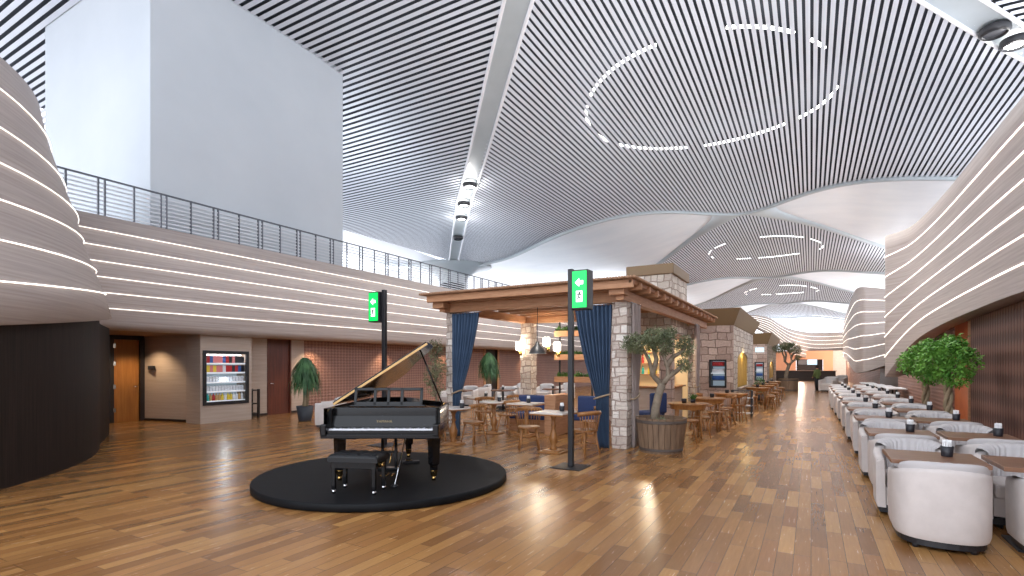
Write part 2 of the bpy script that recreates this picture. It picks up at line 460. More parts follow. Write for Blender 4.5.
# the two grey ribs of the first vault
def first_rib(s):
    rows = []; tl = []; tr = []
    for j in range(0, 61):
        u = j / 60; x = AX + s * WW * u; y = Y0 + PP * u; z = fz(x); x += bend(u, s)
        hw = .40 + 2.3 * max(0, (u - .9) / .1) ** 2.2
        d = Vector((s * WW, PP)).normalized(); n = Vector((d.y, -d.x)) * s
        L = (x - n.x * hw, y - n.y * hw); R = (x + n.x * hw, y + n.y * hw)
        rows.append([(L[0], L[1], z + .02), (x, y, z + .07), (R[0], R[1], z + .02)])
        tl.append((L[0], L[1], z)); tr.append((R[0], R[1], z))
    c = MB().grid(rows).build('ceiling', 'rib', kind='structure')
    MB().tube(tl, .06, 6).tube(tr, .06, 6).build('edge_strip', 'trimw', c)
first_rib(-1); first_rib(1)
# column under the left capital
cx, cy = AX - WW, WY
MB().lathe([(1.0, 0), (1.0, 8.2), (1.05, 9.0), (1.5, 9.8), (2.4, 10.4), (3.6, HC)], (cx, cy, 0), 28).build('column', 'rib', kind='structure')
MB().lathe([(1.06, 8.3), (1.12, 9.25)], (cx, cy, 0), 28).build('trim_1', 'black', kind='structure')
# ring lights above the slats
for k, (rx, ry) in enumerate(RINGS[:3]):
    n = 40; o = thing('ring_light', ['broken ring of white light strips shining through the nearest slatted vault', 'ring of light strips in the second slatted vault above the stone kiosk', 'faint ring of light strips in the third, farther slatted vault'][k], 'ceiling light', (rx, ry, HK))
    for i in range(n):
        if i % 6 == 5 or (k > 0 and i % 12 in (2, 3, 4)) or (k == 0 and i in (38, 39, 0, 37, 30, 31)): continue
        pts = []
        for q in range(5):
            a = 2 * PI * (i + q / 4) / n; x = rx + RING_R * math.cos(a); pts.append((x - rx, RING_R * math.sin(a), fz(x) + .09 - HK))
        MB().tube(pts, .05 if k == 0 else .03, 6).build('light_strip', 'ledw', o)
# spot lamps on the ribs
def rib_lamp(u, s, off, label, on=True, energy=120):
    x = AX + s * WW * u; y = Y0 + PP * u; z = fz(x); x += bend(u, s)
    t = thing('rib_spotlight', label, 'spotlight', (x + off, y, z - .02))
    MB().lathe([(.34, .02), (.36, -.12), (.28, -.2), (.25, -.08)], n=20, caps=False).build('housing', 'black', t)
    MB().lathe([(.245, -.13), (.24, -.1)], n=20).build('lens', 'ledw' if on else 'rail', t)
    if on: lamp('POINT', (0, 0, -.45), energy, (1, .98, .95), .08, parent=t)
ROWS_L = [.43, .50, .57, .70]
nm = ['highest lit spotlight on the grey rib left of centre', 'second lit spotlight down the grey rib left of centre', 'third lit spotlight down the grey rib left of centre', 'unlit spotlight on the grey rib just above its capital']
for u, l in zip(ROWS_L, nm): rib_lamp(u, -1, 0, l, u < .6)
# lamps on right rib, found on the line x(u)
rib_lamp(.347, 1, 0, 'unlit round spotlight on the grey rib in the top right corner', False)
rib_lamp(.372, 1, 0, 'lit round spotlight on the grey rib in the top right corner', True, 40)

# ------------------------------------------------------------------ left side: bulging wall
CX, CY = -14.55, -1.27
def arc(R, h0, h1, a0=-70, a1=100, n=48, dz=0):
    out = []
    for i in range(n + 1):
        a = a0 + (a1 - a0) * i / n; t = min(max((a - 34.8) / (67.5 - 34.8), -1), 1.2)
        out.append((CX + R * math.cos(math.radians(a)), CY + R * math.sin(math.radians(a)), h0 + (h1 - h0) * t + dz))
    return out
prof = [(6.45, 2.10, 2.50), (6.86, 2.14, 2.54), (6.75, 2.69, 3.0), (6.6, 3.25, 3.43), (6.41, 3.84, 4.0), (6.33, 4.39, 4.42), (6.15, 5.0, 4.95), (5.93, 5.7, 5.7), (5.8, 6.25, 6.4), (4.5, 6.3, 6.5)]
bul = MB().grid([arc(*p) for p in prof]).build('wall_left', 'fascia', kind='structure', uvpath=lambda c: (math.atan2(c.y - CY, c.x - CX) * 6.7, c.z))
for p in prof[2:8]:
    MB().grid([arc(p[0] + .02, p[1], p[2], dz=-.011), arc(p[0] + .035, p[1], p[2], dz=0), arc(p[0] + .02, p[1], p[2], dz=.011)]).build('light_strip', 'led', bul)
m = MB()
m.grid([[(CX + 6.67 * math.cos(math.radians(a)), CY + 6.67 * math.sin(math.radians(a)), z) for a in range(-70, 74, 3)] for z in (0, 2.56)])
m.build('wall_left', 'darkwood', kind='structure', uvpath=lambda c: (math.atan2(c.y - CY, c.x - CX) * 6.67, c.z))
e = Vector((CX + 6.67 * math.cos(math.radians(71)), CY + 6.67 * math.sin(math.radians(71))))
MB().grid([[(e.x, e.y, z), (-13.0, 5.35, z), (-14.0, 5.9, z), (-14.9, 6.1, z), (-15.5, 6.2, z), (-16.2, 6.6, z), (-16.95, 7.0, z)] for z in (0, 2.46)]).build('wall_left', 'darkwood', kind='structure')

# ------------------------------------------------------------------ left fascia band with light lines
FL = [(-14.0, 4.3), (-14.0, 6.5), (-14.0, 9.4), (-14.0, 14), (-14.0, 22), (-14.0, 34), (-13.7, 44), (-12.0, 50)]
def smooth_path(P, n=6):
    out = []
    for i in range(len(P) - 1):
        p0, p1, p2, p3 = P[max(i - 1, 0)], P[i], P[i + 1], P[min(i + 2, len(P) - 1)]
        for k in range(n):
            t = k / n
            out.append(tuple(.5 * (2 * p1[j] + (p2[j] - p0[j]) * t + (2 * p0[j] - 5 * p1[j] + 4 * p2[j] - p3[j]) * t * t + (3 * p1[j] - p0[j] - 3 * p2[j] + p3[j]) * t ** 3) for j in range(len(p1))))
    return out + [tuple(P[-1])]
FLs = smooth_path(FL)
fas = MB().grid([[(x - .6, y, 5.02) for x, y in FLs], [(x, y, 5.02) for x, y in FLs], [(x, y, 2.6) for x, y in FLs], [(x - .06, y, 2.5) for x, y in FLs], [(x - .3, y, 2.44) for x, y in FLs]]).build('wall_left', 'fascia', kind='structure', uvpath=lambda c: (c.y, c.z))
for i in range(6):
    h = 2.92 + .352 * i
    MB().grid([[(x + .012, y, h - .009) for x, y in FLs], [(x + .03, y, h) for x, y in FLs], [(x + .012, y, h + .009) for x, y in FLs]]).build('light_strip', 'led', fas)
MB().box((-19, 5.5, 2.46), (-14.2, 60, 2.56)).build('ceiling', mat('soffit_brown', lin(150, 116, 90), .6), kind='structure')
MB().box((-30, 5.5, 4.85), (-14.3, 60, 5.0)).build('floor', 'plaster', kind='structure')
# lower wall on the left
M['recess'] = M['beige']
dy0, dy1 = 7.22, 7.88
wl = MB()
wl.box((-17.1, 5.5, 0), (-16.9, dy0 - .12, 2.46)); wl.box((-17.1, dy1 + .1, 0), (-16.9, 8.1, 2.46)); wl.box((-17.1, dy0 - .12, 2.36), (-16.9, dy1 + .1, 2.46))
wl.build('wall_left', 'frame_dark', kind='structure')
m = MB(); m.prism([(-16.95, 8.0), (-15.2, 8.42), (-15.2, 8.6), (-16.95, 8.2)], 0, 2.46); m.build('wall_left', 'beige', kind='structure')
MB().prism([(-16.93, 7.97), (-15.22, 8.385), (-15.22, 8.42), (-16.93, 8.0)], 0, .07).build('baseboard_left', 'frame_dark', kind='structure')
dr = MB().box((-17.0, dy0, 0), (-16.95, dy1, 2.34)).build('door_1', 'doorwood', kind='structure')
MB().box((-16.95, dy0 - .1, 0), (-16.86, dy0, 2.4)).box((-16.95, dy1, 0), (-16.86, dy1 + .08, 2.4)).box((-16.95, dy0 - .1, 2.34), (-16.86, dy1 + .08, 2.42)).build('door_frame', 'frame_dark', dr)
MB().tube([(-16.94, dy1 - .07, 1.0), (-16.88, dy1 - .07, 1.0), (-16.88, dy1 - .18, 1.0)], .012, 8).build('door_handle', 'silver', dr)
hin = MB()
for z in (.3, .95, 1.6, 2.1): hin.box((-16.95, dy0 - .03, z), (-16.84, dy0 + .03, z + .12))
hin.build('hinge', 'silver', dr)
tag(MB().box((-16.72, 8.0, 1.48), (-16.45, 8.08, 1.6)).build('wall_panel', 'black', bevel=.01), 'small black control panel mounted on the beige wall right of the amber door', 'control panel')
def wally(x): return onX(x, -15.2)[0]
d2a, d2b, ty = wally(267), wally(291), wally(304)
MB().box((-15.4, 8.4, 0), (-15.2, d2a, 2.46)).box((-15.4, d2b, 0), (-15.2, ty, 2.46)).build('wall_left', 'beige', kind='structure')
MB().box((-15.2, 9.8, 0), (-15.17, d2a, .08)).box((-15.2, d2b, 0), (-15.17, ty, .08)).build('baseboard_left', 'frame_dark', kind='structure')
d2 = MB().box((-15.36, d2a, 0), (-15.24, d2b, 2.46)).build('door_2', 'reddoor', kind='structure')
MB().box((-15.24, d2a, 0), (-15.18, d2a + .05, 2.46)).box((-15.24, d2b - .05, 0), (-15.18, d2b, 2.46)).build('door_frame', 'reddoor', d2)
MB().tube([(-15.24, d2a + .12, 1.02), (-15.17, d2a + .12, 1.02), (-15.17, d2a + .25, 1.02)], .012, 8).build('door_handle', 'silver', d2)
ta, tb = wally(484), wally(498)
MB().box((-15.4, ty, 0), (-15.2, ta, 2.46)).box((-15.4, tb, 0), (-15.2, 60, 2.46)).build('wall_left', 'tile', kind='structure')
MB().box((-15.38, ta, 0), (-15.26, tb, 2.46)).build('door_3', 'frame_dark', kind='structure')
MB().box((-15.2, ta - .06, 0), (-15.14, ta + .1, 2.46)).box((-15.2, tb - .1, 0), (-15.14, tb + .06, 2.46)).build('trim_2', 'timber', kind='structure')
# warm downlights under the soffit
for y in (7.6, 9.0, 12.4, 16, 20, 24, 28): lamp('SPOT', (-14.75 if y > 8 else -16.2, y, 2.4), 95, (1, .74, .46), .05, (0, 0, 0), 2.0, .7)

# ------------------------------------------------------------------ pillar with refrigerated display
KX = -14.5; ky0, ky1 = 8.2, 9.78
Zk = onX(202, KX)[1]
fy0, fy1 = onX(201.5, KX)[0] + .03, onX(249, KX)[0] - .02
ky0, ky1 = fy0 - .06, fy1 + .1
fz0, fz1 = .50, 2.02
m = MB(); m.box((-15.2, ky0, 0), (KX, ky1, fz0)); m.box((-15.2, ky0, fz1), (KX, ky1, 2.46)); m.box((-15.2, ky0, fz0), (KX, fy0, fz1)); m.box((-15.2, fy1, fz0), (KX, ky1, fz1)); m.box((-15.2, fy0, fz0), (-15.1, fy1, fz1))
m.build('wall_left', 'beige', kind='structure')
t = thing('refrigerated_display', 'built-in open fridge of snacks and drinks, black frame, cold light, in the beige pillar', 'fridge', (KX, (fy0 + fy1) / 2, fz0))
hw, hh = (fy1 - fy0) / 2, fz1 - fz0
m = MB(); b = .09
m.box((-.02, -hw, 0), (.04, -hw + b, hh)).box((-.02, hw - b, 0), (.04, hw, hh)).box((-.02, -hw + b, 0), (.04, hw - b, b)).box((-.02, -hw + b, hh - b), (.04, hw - b, hh))
m.build('frame', 'black', t, bevel=.006)
MB().box((-.58, -hw + .02, b), (-.54, hw - .02, hh - b)).build('back_panel', 'coolback', t)
sz = [b + .02, b + .29, b + .55, b + .82, b + 1.08]
for z in sz:
    sh = MB().box((-.54, -hw + .05, z - .02), (-.06, hw - .05, z)).build('shelf', 'rail', t)
    MB().box((-.06, -hw + .05, z - .035), (-.045, hw - .05, z + .01)).build('price_strip', 'shelfwhite', sh)
MB().box((-.3, -hw + .1, hh - b - .03), (-.2, hw - .1, hh - b - .01)).build('light_tube', 'ledw', t)
lamp('POINT', (-.15, 0, hh - b - .08), 16, (.85, .95, 1), .1, parent=t)
lamp('POINT', (-.12, 0, hh * .45), 12, (.85, .95, 1), .1, parent=t)
packs = {}
def pack(kind, c):
    key = (kind, c)
    if key not in packs:
        m = MB()
        if kind == 'bottle': m.lathe([(.038, 0), (.042, .01), (.042, .14), (.015, .18), (.015, .21)], n=10)
        elif kind == 'can': m.lathe([(.032, 0), (.038, .01), (.038, .13), (.03, .145)], n=10)
        elif kind == 'carton': m.box((-.03, -.033, 0), (.03, .033, .13)); m.add([(-.03, -.033, .13), (.03, -.033, .13), (.03, .033, .13), (-.03, .033, .13), (0, -.033, .16), (0, .033, .16)], [(0, 1, 4), (2, 3, 5), (1, 2, 5, 4), (3, 0, 4, 5)])
        else: m.box((-.03, -.05, 0), (.03, .05, .2))
        o = m.build(kind, M[c], bevel=.008 if kind == 'snack_packet' else 0); packs[key] = [o, True]
    o, first = packs[key]
    if first: packs[key][1] = False; return o
    n = o.copy(); COL.objects.link(n); return n
shelves = [(4, 'top', 'snack_packet', ['red', 'pink', 'navyp', 'navyp', 'red', 'pink', 'pink', 'darkp', 'darkp']),
           (3, 'second', 'snack_packet', ['darkp', 'lemon', 'pink', 'whitep', 'red', 'red', 'whitep', 'navyp', 'darkp']),
           (2, 'third', 'carton', ['whitep'] * 12), (1, 'fourth', 'carton', ['whitep'] * 12),
           (0, 'bottom', 'bottle', ['teal', 'teal', 'tan', 'tan', 'red', 'lemon', 'lemon', 'whitep', 'tan', 'whitep'])]
cn = dict(red='red', pink='pink', navyp='blue', whitep='white', teal='turquoise', lemon='yellow', tan='tan', darkp='black')
for si, sn, kd, cols in shelves:
    n = len(cols) + (4 if kd != 'carton' else 2)
    for i in range(n):
        c = cols[min(max(int(i * len(cols) / n) + random.choice((-1, 0, 0, 1, 2)), 0), len(cols) - 1)]
        o = pack(kd, c); o.location = (KX - .13, (fy0 + fy1) / 2 - hw + .12 + (2 * hw - .24) * i / (n - 1), fz0 + sz[si])
        tag(o, f"{cn[c]} {kd.replace('_', ' ')} standing on the {sn} shelf of the open fridge", kd.replace('_', ' '), f"{cn[c]} {kd.replace('_', ' ')}s on the {sn} shelf of the open fridge")
# small open shelf beside it
p = G(257, 418.5); t = thing('side_shelf', 'small dark open shelf stand between the fridge pillar and the mahogany door', 'shelf', (-14.95, p.y, 0))
for sx in (-.17, .17):
    for sy in (-.19, .19): MB().box((sx - .03, sy - .03, 0), (sx + .03, sy + .03, .88)).build('post', 'frame_dark', t)
for z in (.12, .42, .83): MB().box((-.19, -.21, z), (.19, .21, z + .03)).build('shelf', 'frame_dark', t)
tag(MB().lathe([(.05, 0), (.06, .12), (.055, .14)], (-14.95, p.y, .86), 12).build('cup', 'whitep'), 'small white cup standing on the dark side shelf beside the fridge pillar', 'cup')

# ------------------------------------------------------------------ tall white volume and railing
by0 = onX(150, -14.6)[0]; by1 = onX(343, -14.6)[0]; bx = onY(45, by0)[0]
MB().box((bx, by0, 4.9), (-14.6, by1, 12.22)).build('wall_back', 'plaster', kind='structure', bevel=.02)
rl = thing('railing', 'grey metal railing with horizontal bars along the mezzanine edge above the lit wall', 'railing', (-14.12, 4.4, 5.0))
def rpath(y): 
    return 0 if y < 34 else (y - 34) ** 2 * .012
y = 0; i = 0
while y < 45:
    m = MB(); m.box((-.018, y - .018, 0), (.018, y + .018, .9))
    m.build('post', 'rail', rl); y += (.13 if i % 3 == 0 else .6); i += 1
MB().box((-.03, -.3, .88), (.03, 44, .91)).build('handrail', 'rail', rl)
for k in range(8): MB().box((-.014, -.3, .08 + k * .098), (.014, 44, .112 + k * .098)).build('bar', 'railw', rl)
MB().box((-.05, -.3, 0), (.04, 44, .04)).build('base_rail', 'frame_dark', rl)

# ------------------------------------------------------------------ ribbons with light lines (right side and far end)
def ribbon(name, P, lines, thick=.3, nrm=(1, 0), back=None):
    # P: list of (x, y, zbottom, ztop)
    S = smooth_path(P, 6); k = Vector(nrm).normalized() * thick
    rows = [[(x, y, zb + (zt - zb) * q / 10) for x, y, zb, zt in S] for q in range(11)]
    rows.append([(x + k.x, y + k.y, zt) for x, y, zb, zt in S]); rows.append([(x + k.x, y + k.y, zb) for x, y, zb, zt in S]); rows.append(rows[0])
    cum = {}
    d = 0
    for a, b in zip(S, S[1:]): cum[a[:2]] = d; d += math.hypot(b[0] - a[0], b[1] - a[1])
    o = MB().grid(rows).build(name, 'fascia', kind='structure', uvpath=lambda c: (c.y, c.z))
    sx, sy = -Vector(nrm).normalized() * .03
    NN = []
    for i in range(len(S)):
        a, b = S[max(i - 1, 0)], S[min(i + 1, len(S) - 1)]
        n_ = Vector((b[1] - a[1], a[0] - b[0])).normalized()
        if n_.x * S[i][0] + n_.y * S[i][1] > 0: n_ = -n_
        NN.append(n_)
    for f in lines:
        rr = [[(p_[0] + n_.x * q[1], p_[1] + n_.y * q[1], p_[2] + (p_[3] - p_[2]) * f + q[0]) for p_, n_ in zip(S, NN)] for q in ((-.016, .012), (0, .03), (.016, .012))]
        MB().grid(rr).build('light_strip', 'led', o)
    return o
TR = 5.55
tops = [(886, 236), (897, 232.5), (910, 227), (925, 214.5), (947, 190.5), (973, 158.5), (1024, 95)]
bots = [(886, 375.6), (899, 358), (916, 339), (938, 325.7), (973, 310.5), (1024, 291)]
def bint(x):
    for (a, b), (c, d) in zip(bots, bots[1:]):
        if a <= x <= c: return b + (d - b) * (x - a) / (c - a)
    return bots[-1][1]
P = []
for px, py in tops:
    Z = (TR - EYE) * FPX / (HOR - py); v = W2((px - 512) / FPX * Z, Z)
    P.append((v.x, v.y, hgt(bint(px), Z), TR))
P = [(P[0][0] + .7, P[0][1] + .35, P[0][2] + .1, TR), (P[0][0] + .08, P[0][1] + .2, P[0][2], TR)] + P
P.append((2.78, 5.0, 2.69, TR)); P.append((2.78, -3.0, 2.69, TR))
RF = [.141, .284, .425, .566, .707, .85]
ribbon('wall_right', P, RF, .35)
def PZ(px, py, X=None, Z=None, h=None):
    if h is not None: Z = (h - EYE) * FPX / (HOR - py)
    return W2((px - 512) / FPX * Z, Z), Z
P = []
for px, zz_, pt, pb in [(890, 25.9, 290, 365), (883, 26.1, 289, 366), (870, 26.4, 287.5, 370.5), (862, 26.7, 287, 372), (855.5, 27.8, 290, 372.5), (851, 31.7, 300, 367), (847, 38, 311, 361), (843, 50, 324, 357)]:
    v, Z = PZ(px, pt, Z=zz_); P.append((v.x, v.y, hgt(pb, Z), hgt(pt, Z)))
P = [P[0], P[1], P[2], P[3], P[4], P[5], P[6], P[7]]
ribbon('wall_right', P, RF, .35, (.6, .8))
P = []
for px, pt, pb in [(744, 316, 318), (750, 315, 323), (760, 315.5, 329.5), (770, 318, 335), (780, 324, 343), (790, 328.6, 351.5), (800, 331, 356), (812, 332.5, 359), (826, 332.5, 359.5), (842, 332, 358.5), (856, 332, 358)]:
    v, Z = PZ(px, pt, h=5.3); P.append((v.x, v.y, hgt(pb, Z), 5.3))
ribbon('wall_back', P, RF, .4, (-.5, 1))

# right lower wall
oy0, oy1 = onX(970, 3.1)[0], onX(945, 3.1)[0]
MB().box((3.1, -3, 0), (3.3, oy0, 3.2)).build('wall_right', 'tile2', kind='structure')
MB().box((3.06, oy0 - .05, 0), (3.12, oy0, 3.2)).build('trim_3', 'timber', kind='structure')
MB().box((3.3, oy0, 0), (3.4, oy1 + .4, 3.4)).build('door_4', 'orange', kind='structure')
MB().box((3.1, oy1, 0), (3.3, 26.5, 3.2)).build('wall_right', 'tile', kind='structure')
m = MB(); m.box((3.2, 26.5, 0), (3.4, 34, 3.0)).build('wall_right', 'frame_dark', kind='structure')
MB().box((3.3, 34, 0), (3.5, 75, 4.0)).build('wall_right', 'tile', kind='structure')
MB().box((3.3, -3, 3.0), (8, 34, 3.2)).build('ceiling', 'plaster', kind='structure')
# far end wall with counter
fv = W2(0, 60)
far = Matrix.Translation(fv) @ Matrix.Rotation(YAW * .0 + 0, 4, 'Z')
def fx(px, Y): return onY(px, Y)[0]
FY = 67.0
zf = lambda px: onY(px, FY)[1]
m = MB()
xa_, xb_ = fx(796, FY), fx(823, FY)
m.box((fx(750, FY), FY, 0), (xa_, FY + .3, 3.2)).box((xb_, FY, 0), (fx(833, FY), FY + .3, 3.2)).box((xa_, FY, 2.25), (xb_, FY + .3, 3.2)).build('wall_back', 'salmon', kind='structure')
MB().box((xa_, FY + 1.5, 0), (xb_, FY + 1.7, 2.3)).build('wall_back', 'frame_dark', kind='structure')
MB().box((fx(833, FY), FY + .3, 0), (fx(860, FY), FY + .5, 3.2)).build('wall_back', 'cream', kind='structure')
t = thing('service_counter', 'long dark counter in front of the dark opening at the far end of the hall', 'counter', (fx(806, 62), 62, 0))
MB().box((-3.2, -.35, 0), (2.6, .35, 1.0)).build('body', 'frame_dark', t, bevel=.02); MB().box((-3.3, -.42, 1.0), (2.7, .42, 1.06)).build('countertop', 'tablewood', t, bevel=.01)
for px, lb in ((812, 'lit screen hanging in the dark opening above the far counter'), (803, 'dim screen left of the lit one in the far dark opening')):
    o = MB().box((-.5, -.05, -.3), (.5, .05, .3)).build('screen', 'screen' if px == 812 else 'rail', bevel=.02); o.location = (fx(px, FY), FY + 1.42, 1.95); tag(o, lb, 'screen')
lamp('POINT', (fx(840, 64), 64, 2.6), 500, (1, .88, .7), .3)
lamp('POINT', (fx(800, 64), 63.5, 2.3), 250, (1, .75, .6), .3)

# ------------------------------------------------------------------ stage, piano, bench
SC = W2(-1.80, 7.45)
st = thing('round_stage', 'low round black stage standing on the wooden floor under the piano', 'stage', (SC.x, SC.y, 0), YAW)
MB().lathe([(1.69, 0), (1.72, .012), (1.72, .088), (1.705, .1)], n=96).build('platform', 'stage', st)
PC = W2(-1.65, 6.66, .1)
pn = thing('grand_piano', 'glossy black grand piano with its lid propped open on the round stage', 'piano', PC, YAW)
out = [(-.74, .0), (-.74, 2.05), (-.70, 2.2), (-.6, 2.31), (-.45, 2.36), (-.28, 2.36), (-.1, 2.28), (.05, 2.12), (.16, 1.9), (.26, 1.68), (.42, 1.48), (.58, 1.30), (.69, 1.1), (.74, .86), (.74, .0)]
out = [tuple(p) for p in smooth_path(out, 3)]
bodyz0, bodyz1 = .62, .97
def inset(P, d):
    n = len(P); res = []
    for i in range(n):
        a, b, c = Vector(P[i - 1]), Vector(P[i]), Vector(P[(i + 1) % n])
        t_ = (c - a).normalized(); res.append((b.x + (-t_.y if False else t_.y) * -d * -1, b.y - t_.x * d * -1 * -1))
    return res
# rim: open curved wall from the bass side round the tail to the treble side
def rimline(off):
    res = []
    for i, p in enumerate(out):
        a = Vector(out[max(i - 1, 0)]); c = Vector(out[min(i + 1, len(out) - 1)])
        t_ = (c - a).normalized(); nrm = Vector((t_.y, -t_.x)); res.append((p[0] + nrm.x * off, p[1] + nrm.y * off))
    return res
ro, ri = rimline(0), rimline(.05)
rows = [[(x, y, bodyz0) for x, y in ro], [(x, y, bodyz1) for x, y in ro], [(x, y, bodyz1) for x, y in ri], [(x, y, bodyz0) for x, y in ri]]
rim = MB().grid(rows).build('rim', 'piano', pn)
m = MB(); m.prism(list(reversed(ri)), bodyz0 + .02, bodyz0 + .06); m.build('soundboard', 'spruce_glint', pn)
pl = [(x * .96, .38 + (y - .38) * .97) for x, y in ri if y > .36]; pl = [(-.68, .4)] + [q for q in pl if q[1] > .4] + [(.68, .4)]
m = MB(); m.prism(list(reversed(pl)), bodyz1 - .10, bodyz1 - .075); plate = m.build('iron_plate', 'gold', pn)
m = MB()
for i in range(40):
    x = -.62 + i * .03; ylim = 2.15 if x < -.1 else (2.05 - (x + .1) * 1.35)
    m.tube([(x, .5, bodyz1 - .06), (x + .02, max(ylim, .7), bodyz1 - .06)], .0025, 4)
m.build('strings', 'silver', plate)
# keyboard end: keybed, cheeks, fallboard
MB().box((-.74, -.12, .60), (.74, .36, .655)).build('keybed', 'piano', pn, bevel=.008)
MB().box((-.72, -.1, .655), (.72, -.06, .70)).build('key_slip', 'piano', pn, bevel=.006)
for s in (-1, 1):
    MB().box((min(s * .66, s * .74), -.14, .63), (max(s * .66, s * .74), .32, .78)).box((min(s * .66, s * .74), .1, .7), (max(s * .66, s * .74), .4, .965)).build('key_block', 'piano', pn, bevel=.015)
kb = MB()
for i in range(52): kb.box((-.655 + i * .0252, -.06, .69), (-.655 + i * .0252 + .0242, .1, .715))
kb = kb.build('keyboard', 'ivory', pn)
m = MB()
for i in range(51):
    if i % 7 in (1, 4): continue
    m.box((-.655 + (i + 1) * .0252 - .006, -.005, .712), (-.655 + (i + 1) * .0252 + .006, .1, .726))
m.build('black_keys', 'black', kb)
fb = MB().add([(-.66, .1, .71), (.66, .1, .71), (.66, .15, .86), (-.66, .15, .86), (-.66, .17, .70), (.66, .17, .70), (.66, .19, .86), (-.66, .19, .86)],
         [(0, 1, 2, 3), (3, 2, 6, 7), (5, 4, 7, 6), (1, 5, 6, 2), (4, 0, 3, 7), (0, 4, 5, 1)]).build('fallboard', 'piano', pn)
tx = bpy.data.curves.new('maker_name', 'FONT'); tx.body = 'YAMAHA'; tx.size = .05; tx.align_x = 'CENTER'; tx.extrude = .001
tx.materials.append(M['brass']); to = bpy.data.objects.new('maker_name', tx); COL.objects.link(to); to.parent = fb
to.location = (0, .118, .775); to.rotation_euler = (PI / 2 - .32, 0, 0)
bpy.context.view_layer.update()
tm = bpy.data.meshes.new_from_object(to.evaluated_get(bpy.context.evaluated_depsgraph_get())); tm.materials.clear(); tm.materials.append(mat('dull_gold', lin(120, 104, 72), .5, .3))
tn = bpy.data.objects.new('maker_name', tm); COL.objects.link(tn); tn.parent = fb; tn.location = to.location; tn.rotation_euler = to.rotation_euler
bpy.data.objects.remove(to)
MB().box((-.70, .19, .84), (.70, .24, .965)).build('front_panel', 'piano', pn, bevel=.01)
MB().box((-.69, .24, .80), (.69, .42, .86)).build('pin_block', 'piano', pn)
# music desk
m = MB(); T = Tm((0, .34, .98), rx=-.22)
m.box((-.46, -.012, 0), (.46, .012, .05), T).box((-.46, -.012, .2), (.46, .012, .24), T)
for x in (-.46, -.2, -.02, .16, .42): m.box((x, -.012, 0), (x + .04, .012, .24), T)
m.box((-.5, -.05, -.02), (.5, .06, .0), T)
m.build('music_desk', 'piano', pn, bevel=.004)
# lid: hinged along the bass side
ang = math.radians(33)
LT = Matrix.Translation((-.745, 0, bodyz1 + .012)) @ Matrix.Rotation(-ang, 4, 'Y') @ Matrix.Translation((.745, 0, 0))
lo = [(x * 1.012, y) for x, y in out if y > .42]; lo = [(-.75, .42)] + lo + [(.75, .42)]
m = MB(); m.prism(list(reversed(lo)), 0, .024, LT); lid = m.build('lid', 'piano', pn)
m = MB(); m.box((-.75, .405, -.002), (.755, .422, .026), LT); m.build('lid_edge', 'spruce_glint', lid)  # golden reflection on the lit lid edge, put into the strip's colour
# folded front flap lying on the lid
m = MB(); m.box((-.75, .43, .026), (.75, .80, .046), LT); m.build('front_flap', 'piano', lid, bevel=.004)
top = LT @ Vector((.60, .62, 0)); MB().tube([(.69, .66, bodyz1 - .02), top], .011, 8).build('lid_prop', 'piano', pn)
MB().tube([(.69, .7, bodyz1 - .02), (.69, .7, bodyz1 + .02)], .02, 8).build('prop_socket', 'brass', pn)
def pleg(x, y):
    l = MB().lathe([(.05, .1), (.052, .2), (.075, .22), (.085, .5), (.09, .62)], (x, y, 0), 4, T=None).build('leg', 'piano', pn, bevel=.006)
    for p_ in l.data.polygons: p_.use_smooth = False
    MB().lathe([(.03, .055), (.042, .07), (.046, .13), (.05, .135)], (x, y, 0), 12).tube([(x - .022, y, .032), (x + .022, y, .032)], .032, 14).build('caster', 'brass', l)
pleg(-.62, .26); pleg(.62, .26); pleg(-.06, 2.02)
ly = MB()
for s in (-1, 1): ly.box((s * .09 - .018, .38, .14), (s * .09 + .018, .42, .62))
ly.box((-.14, .33, .1), (.14, .44, .15)); ly.box((-.12, .37, .34), (.12, .41, .37))
ly = ly.build('pedal_lyre', 'piano', pn, bevel=.006)
for x in (-.07, 0, .07): MB().box((x - .012, .22, .06), (x + .012, .36, .075)).build('pedal', 'brass', ly, bevel=.003)
MB().tube([(0, .42, .2), (0, .9, .6)], .008, 6).build('brace_rod', 'brass', ly)
m = MB()
for x in (-.45, .5): m.box((x - .1, .05, .57), (x + .1, .3, .61))
m.build('under_box', 'piano', pn)
# microphone rod and pedal on stage
a = W2(-1.40, 7.0, .10); b = W2(-1.30, 6.9, .64)
zr = 6.55
a = W2((394.5 - 512) / FPX * zr, zr, .1); b = W2((405.5 - 512) / FPX * 7.2, 7.2, .62)
t = thing('metal_stand', 'thin silver rod leaning from the stage floor up to the piano underside', 'stand', a)
MB().tube([(0, 0, .01), b - a], .009, 8).build('rod', 'silver', t); MB().lathe([(.045, 0), (.045, .02), (.012, .03)], n=14).build('foot', 'black', t)
q = G(411, 463, .1)
t = thing('floor_pedal', 'small black pedal box lying on the stage right of the bench', 'pedal', q, YAW + .3)
MB().box((-.13, -.06, 0), (.13, .06, .035)).build('body', 'black', t, bevel=.01); MB().box((-.09, -.045, .035), (.02, .045, .05)).build('treadle', 'silver', t, bevel=.004)
BC = W2(-1.84, 6.32, .1)
t = thing('piano_bench', 'black leather button-tufted bench standing on the stage before the keyboard', 'bench', BC, YAW - .15)
rows = []
